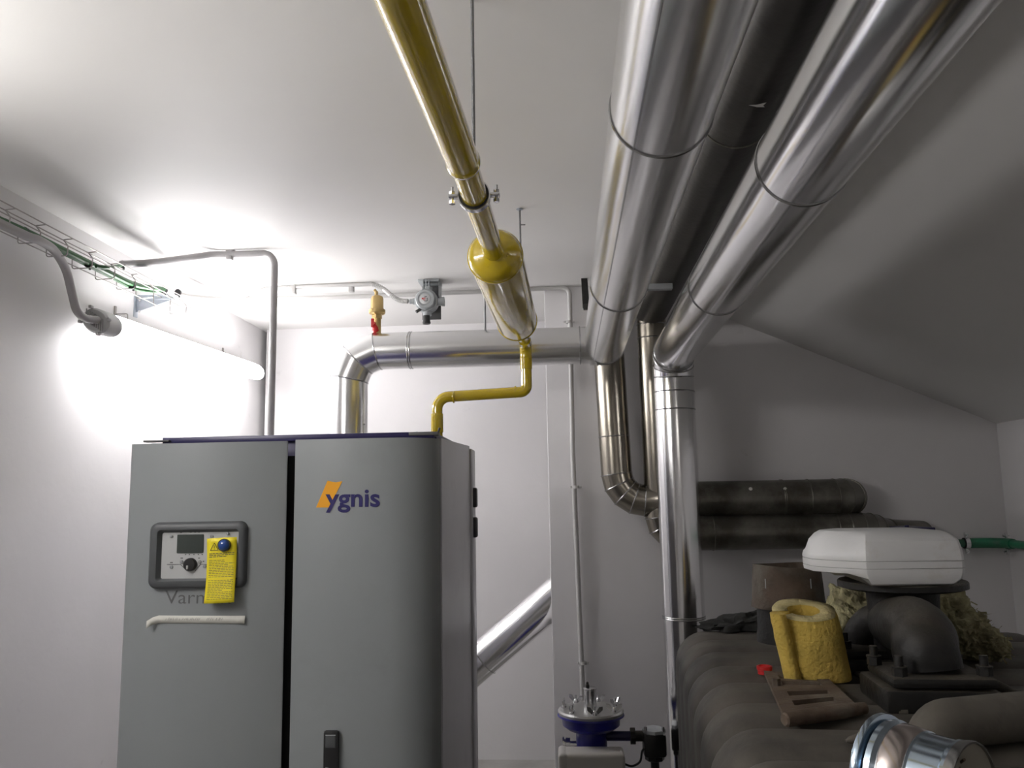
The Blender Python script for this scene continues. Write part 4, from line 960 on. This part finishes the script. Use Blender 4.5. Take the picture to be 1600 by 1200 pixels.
# green pipe
gz = P(1500, 849, Y=4.53).z
pts = [P(1440, 846, Y=4.54), P(1515, 849, Y=4.54), P(1545, 850, Y=4.50)]
gpA = V((P(1450, 848, Y=4.54).x, 4.54, gz)); gpB = V((XR - 0.06, 4.54, gz)); gpC = V((XR - 0.06, 2.5, gz - 0.02))
gp = thing('water_pipe', gpA, 'green plastic water pipe turning the corner onto the right wall', 'pipe')
obj('pipe_run', MB().tube(fillet([gpA, gpB, gpC], 0.10, 8), 0.021, 20), 'greenpipe', gp)
cp1 = P(1545, 850, Y=4.5)
pth = fillet([gpA, gpB, gpC], 0.10, 8)
obj('elbow_sleeve', MB().tube([pth[1] - V((.09, 0, 0)), pth[1], *pth[2:10]], 0.0265, 20), 'greenpipe', gp)
for i, (c, d, lb) in enumerate(((V((P(1510, 850, Y=4.54).x, 4.54, gz)), V((1, 0, 0)), 'left of the corner'), (V((XR - 0.06, P(1574, 858, X=XR - .06).y, gz - .004)), V((0, 1, 0)), 'on the right wall'))):
    k = thing('pipe_clamp', c, 'zinc clamp with screws around the green pipe, ' + lb, 'clamp')
    obj('rubber_liner', MB().lathe(c - d * 0.014, d, [(0, .021), (0, .028), (.028, .028), (.028, .021)], 28), 'rubber', k)
    obj('band', MB().lathe(c - d * 0.011, d, [(0, .028), (0, .031), (.022, .031), (.022, .028)], 28), 'zinc', k)
    for s_ in (-1, 1):
        e = c + V((0, 0, s_ * 0.042)); out = V((0, -1, 0)) if i == 0 else V((-1, 0, 0))
        obj('screw', MB().cyl(e - out * 0.016, e + out * 0.02, 0.0035, seg=8).cyl(e + out * 0.008, e + out * 0.016, 0.008, seg=6).box(e, (0.014, 0.014, 0.026), bev=0.002), 'zinc', k)
    wd_ = V((0, 1, 0)) if i == 0 else V((1, 0, 0))
    obj('wall_stud', MB().cyl(c + wd_ * 0.03, c + wd_ * 0.058, 0.005, seg=8), 'zinc', k)
a_ = P(1398, 826, Y=4.3); b_ = P(1441, 825, Y=4.3)
tag(obj('blue_bracket', MB().box((a_ + b_) / 2 + V((0, 0.1, 0)), ((b_ - a_).x, 0.5, 0.018), bev=0.003).cyl((a_.x + .02, 4.2, a_.z), (a_.x + 0.02, 4.2, a_.z + 0.02), .01, seg=8), 'navy', loc=a_), 'dark blue shelf bracket on the back wall behind the white case', 'bracket')

# ------------------------------------------------------------------ filter assembly, bottom centre
YV = 4.05
fl_ = P(923, 1112, Y=YV); sv = YV / 1280
fx, fz = fl_.x, fl_.z
ft = thing('water_filter', (fx, YV, 0), 'blue cast water filter with round grey lid and wing nuts', 'filter')
obj('lid', MB().lathe((fx, YV, fz - 0.006), (0, 0, 1), [(0, 0.152), (0.012, 0.155), (0.020, 0.150), (0.026, 0.10)], 48), 'lid', ft)
obj('body_flange', MB().lathe((fx, YV, fz - 0.006), (0, 0, -1), [(0, 0.155), (0.008, 0.157), (0.012, 0.137), (0.05, 0.134), (0.068, 0.11), (0.07, 0.08)], 48), 'valveblue', ft)
obj('body', MB().lathe((fx, YV, fz - 0.06), (0, 0, -1), [(0, 0.075), (0.02, 0.072), (0.10, 0.072), (0.115, 0.088), (0.5, 0.088)], 36), 'valveblue', ft)
obj('stand', MB().cyl((fx, YV, 0), (fx, YV, fz - 0.5), 0.06, seg=20), 'valveblue', ft)
obj('top_plug', MB().lathe((fx, YV, fz + 0.014), (0, 0, 1), [(0, 0.030), (0.085, 0.030), (0.088, 0.033), (0.093, 0.033), (0.096, 0.028)], 28), 'zinc', ft)
obj('bleed_screw', MB().lathe((fx - 0.012, YV, fz + 0.11), (0, 0, 1), [(0, 0.009), (0.012, 0.009), (0.014, 0.006), (0.022, 0.006), (0.026, 0.003)], 12), 'iron', ft)
for k in range(7):
    a_ = 2 * math.pi * k / 7 + 0.35; c = V((fx + math.cos(a_) * 0.125, YV + math.sin(a_) * 0.125, fz + 0.014)); t = V((-math.sin(a_), math.cos(a_), 0)) if k % 2 else V((math.cos(a_ + .5), math.sin(a_ + .5), 0))
    mb = MB().lathe(c, (0, 0, 1), [(0, 0.014), (0.006, 0.014), (0.018, 0.009), (0.022, 0.005), (0.038, 0.005)], 12)
    for s_ in (-1, 1):
        d = (t * s_ * 0.75 + V((0, 0, 0.8))).normalized(); w0 = c + t * s_ * 0.008 + V((0, 0, 0.008))
        nn = d.cross(t.cross(V((0, 0, 1)))).normalized()
        mb.extrude([w0 - nn * .006, w0 + nn * .006, w0 + d * 0.03 + nn * .010, w0 + d * .042, w0 + d * 0.03 - nn * .010], t.cross(V((0, 0, 1))).normalized() * 0.005)
    obj('wing_nut', mb, 'zinc', ft)
zp = P(980, 1150, Y=YV).z
xq = P(985, 1150, Y=YV).x
obj('side_pipe', MB().cyl((fx + 0.06, YV, zp), (xq + 0.02, YV, zp), 0.022, seg=18), 'navy', ft)
obj('left_fitting', MB().lathe((fx - 0.06, YV, P(880, 1163, Y=YV).z), (-1, 0, 0), [(0, 0.016), (0.04, 0.016), (0.04, 0.030), (0.06, 0.032), (0.062, 0.027), (0.068, 0.027), (0.068, 0.036), (0.076, 0.036)], 20), 'zinc', ft)
pm = P(1022, 1158, Y=YV)
pu = thing('pump_valve', pm, 'black valve with square body right of the blue filter', 'valve')
obj('union_nut', MB().cyl((xq, YV, zp), (xq + 0.022, YV, zp), 0.038, seg=8), 'iron', pu)
obj('neck', MB().cyl((xq + 0.02, YV, zp), (pm.x, YV, zp), 0.024, seg=16), 'iron', pu)
obj('valve_body', MB().box((pm.x, YV, pm.z - 0.01), (0.105, 0.10, 0.105), bev=0.014), 'black', pu)
obj('valve_foot', MB().lathe((pm.x, YV, pm.z - 0.06), (0, 0, -1), [(0, 0.045), (0.02, 0.045), (0.024, 0.040)], 8), 'black', pu)
obj('valve_top', MB().lathe((pm.x, YV, pm.z + 0.040), (0, 0, 1), [(0, 0.056), (0.014, 0.054), (0.022, 0.040), (0.024, 0.02)], 8), 'castgrey', pu)
for s_ in (-1, 1): obj('screw', MB().cyl((pm.x + s_ * 0.04, YV - 0.03, pm.z + 0.05), (pm.x + s_ * 0.04, YV - 0.03, pm.z + 0.072), 0.007, seg=8), 'zinc', pu)
obj('support_foot', MB().cyl((pm.x, YV, 0), (pm.x, YV, pm.z - 0.07), 0.02, seg=14), 'black', pu)
tag(obj('cable', MB().tube(smooth_path([V((pm.x - 0.05, YV - 0.04, pm.z - 0.02)), P(1003, 1175, Y=YV - .04), P(1000, 1190, Y=YV - .05), P(988, 1197, Y=YV - .06), P(976, 1194, Y=YV - 0.08)], 6), 0.005, 8), 'black', loc=pm), 'thin black cable looping from the black valve to the cream box', 'cable')
wbx = P(924, 1188, Y=YV - 0.16)
cbx = thing('junction_box', V((wbx.x, YV - 0.12, 0)), 'cream plastic housing in front of the blue filter at the bottom edge', 'housing')
ww = (P(976, 1185, Y=YV - .2).x - P(872, 1185, Y=YV - .2).x)
ztb = P(924, 1171, Y=YV - 0.16).z
obj('housing', MB().box((wbx.x, YV - 0.165, ztb - 0.15), (ww, 0.13, 0.30), bev=0.018, seg=3), 'offwhite', cbx)
obj('end_band', MB().box((wbx.x - ww / 2 + 0.02, YV - 0.167, ztb - 0.15), (0.042, 0.142, 0.306), bev=0.016, seg=3), 'offwhite', cbx)
obj('post', MB().cyl((wbx.x, YV - 0.13, 0), (wbx.x, YV - 0.13, ztb - 0.28), 0.03, seg=14), 'offwhite', cbx)
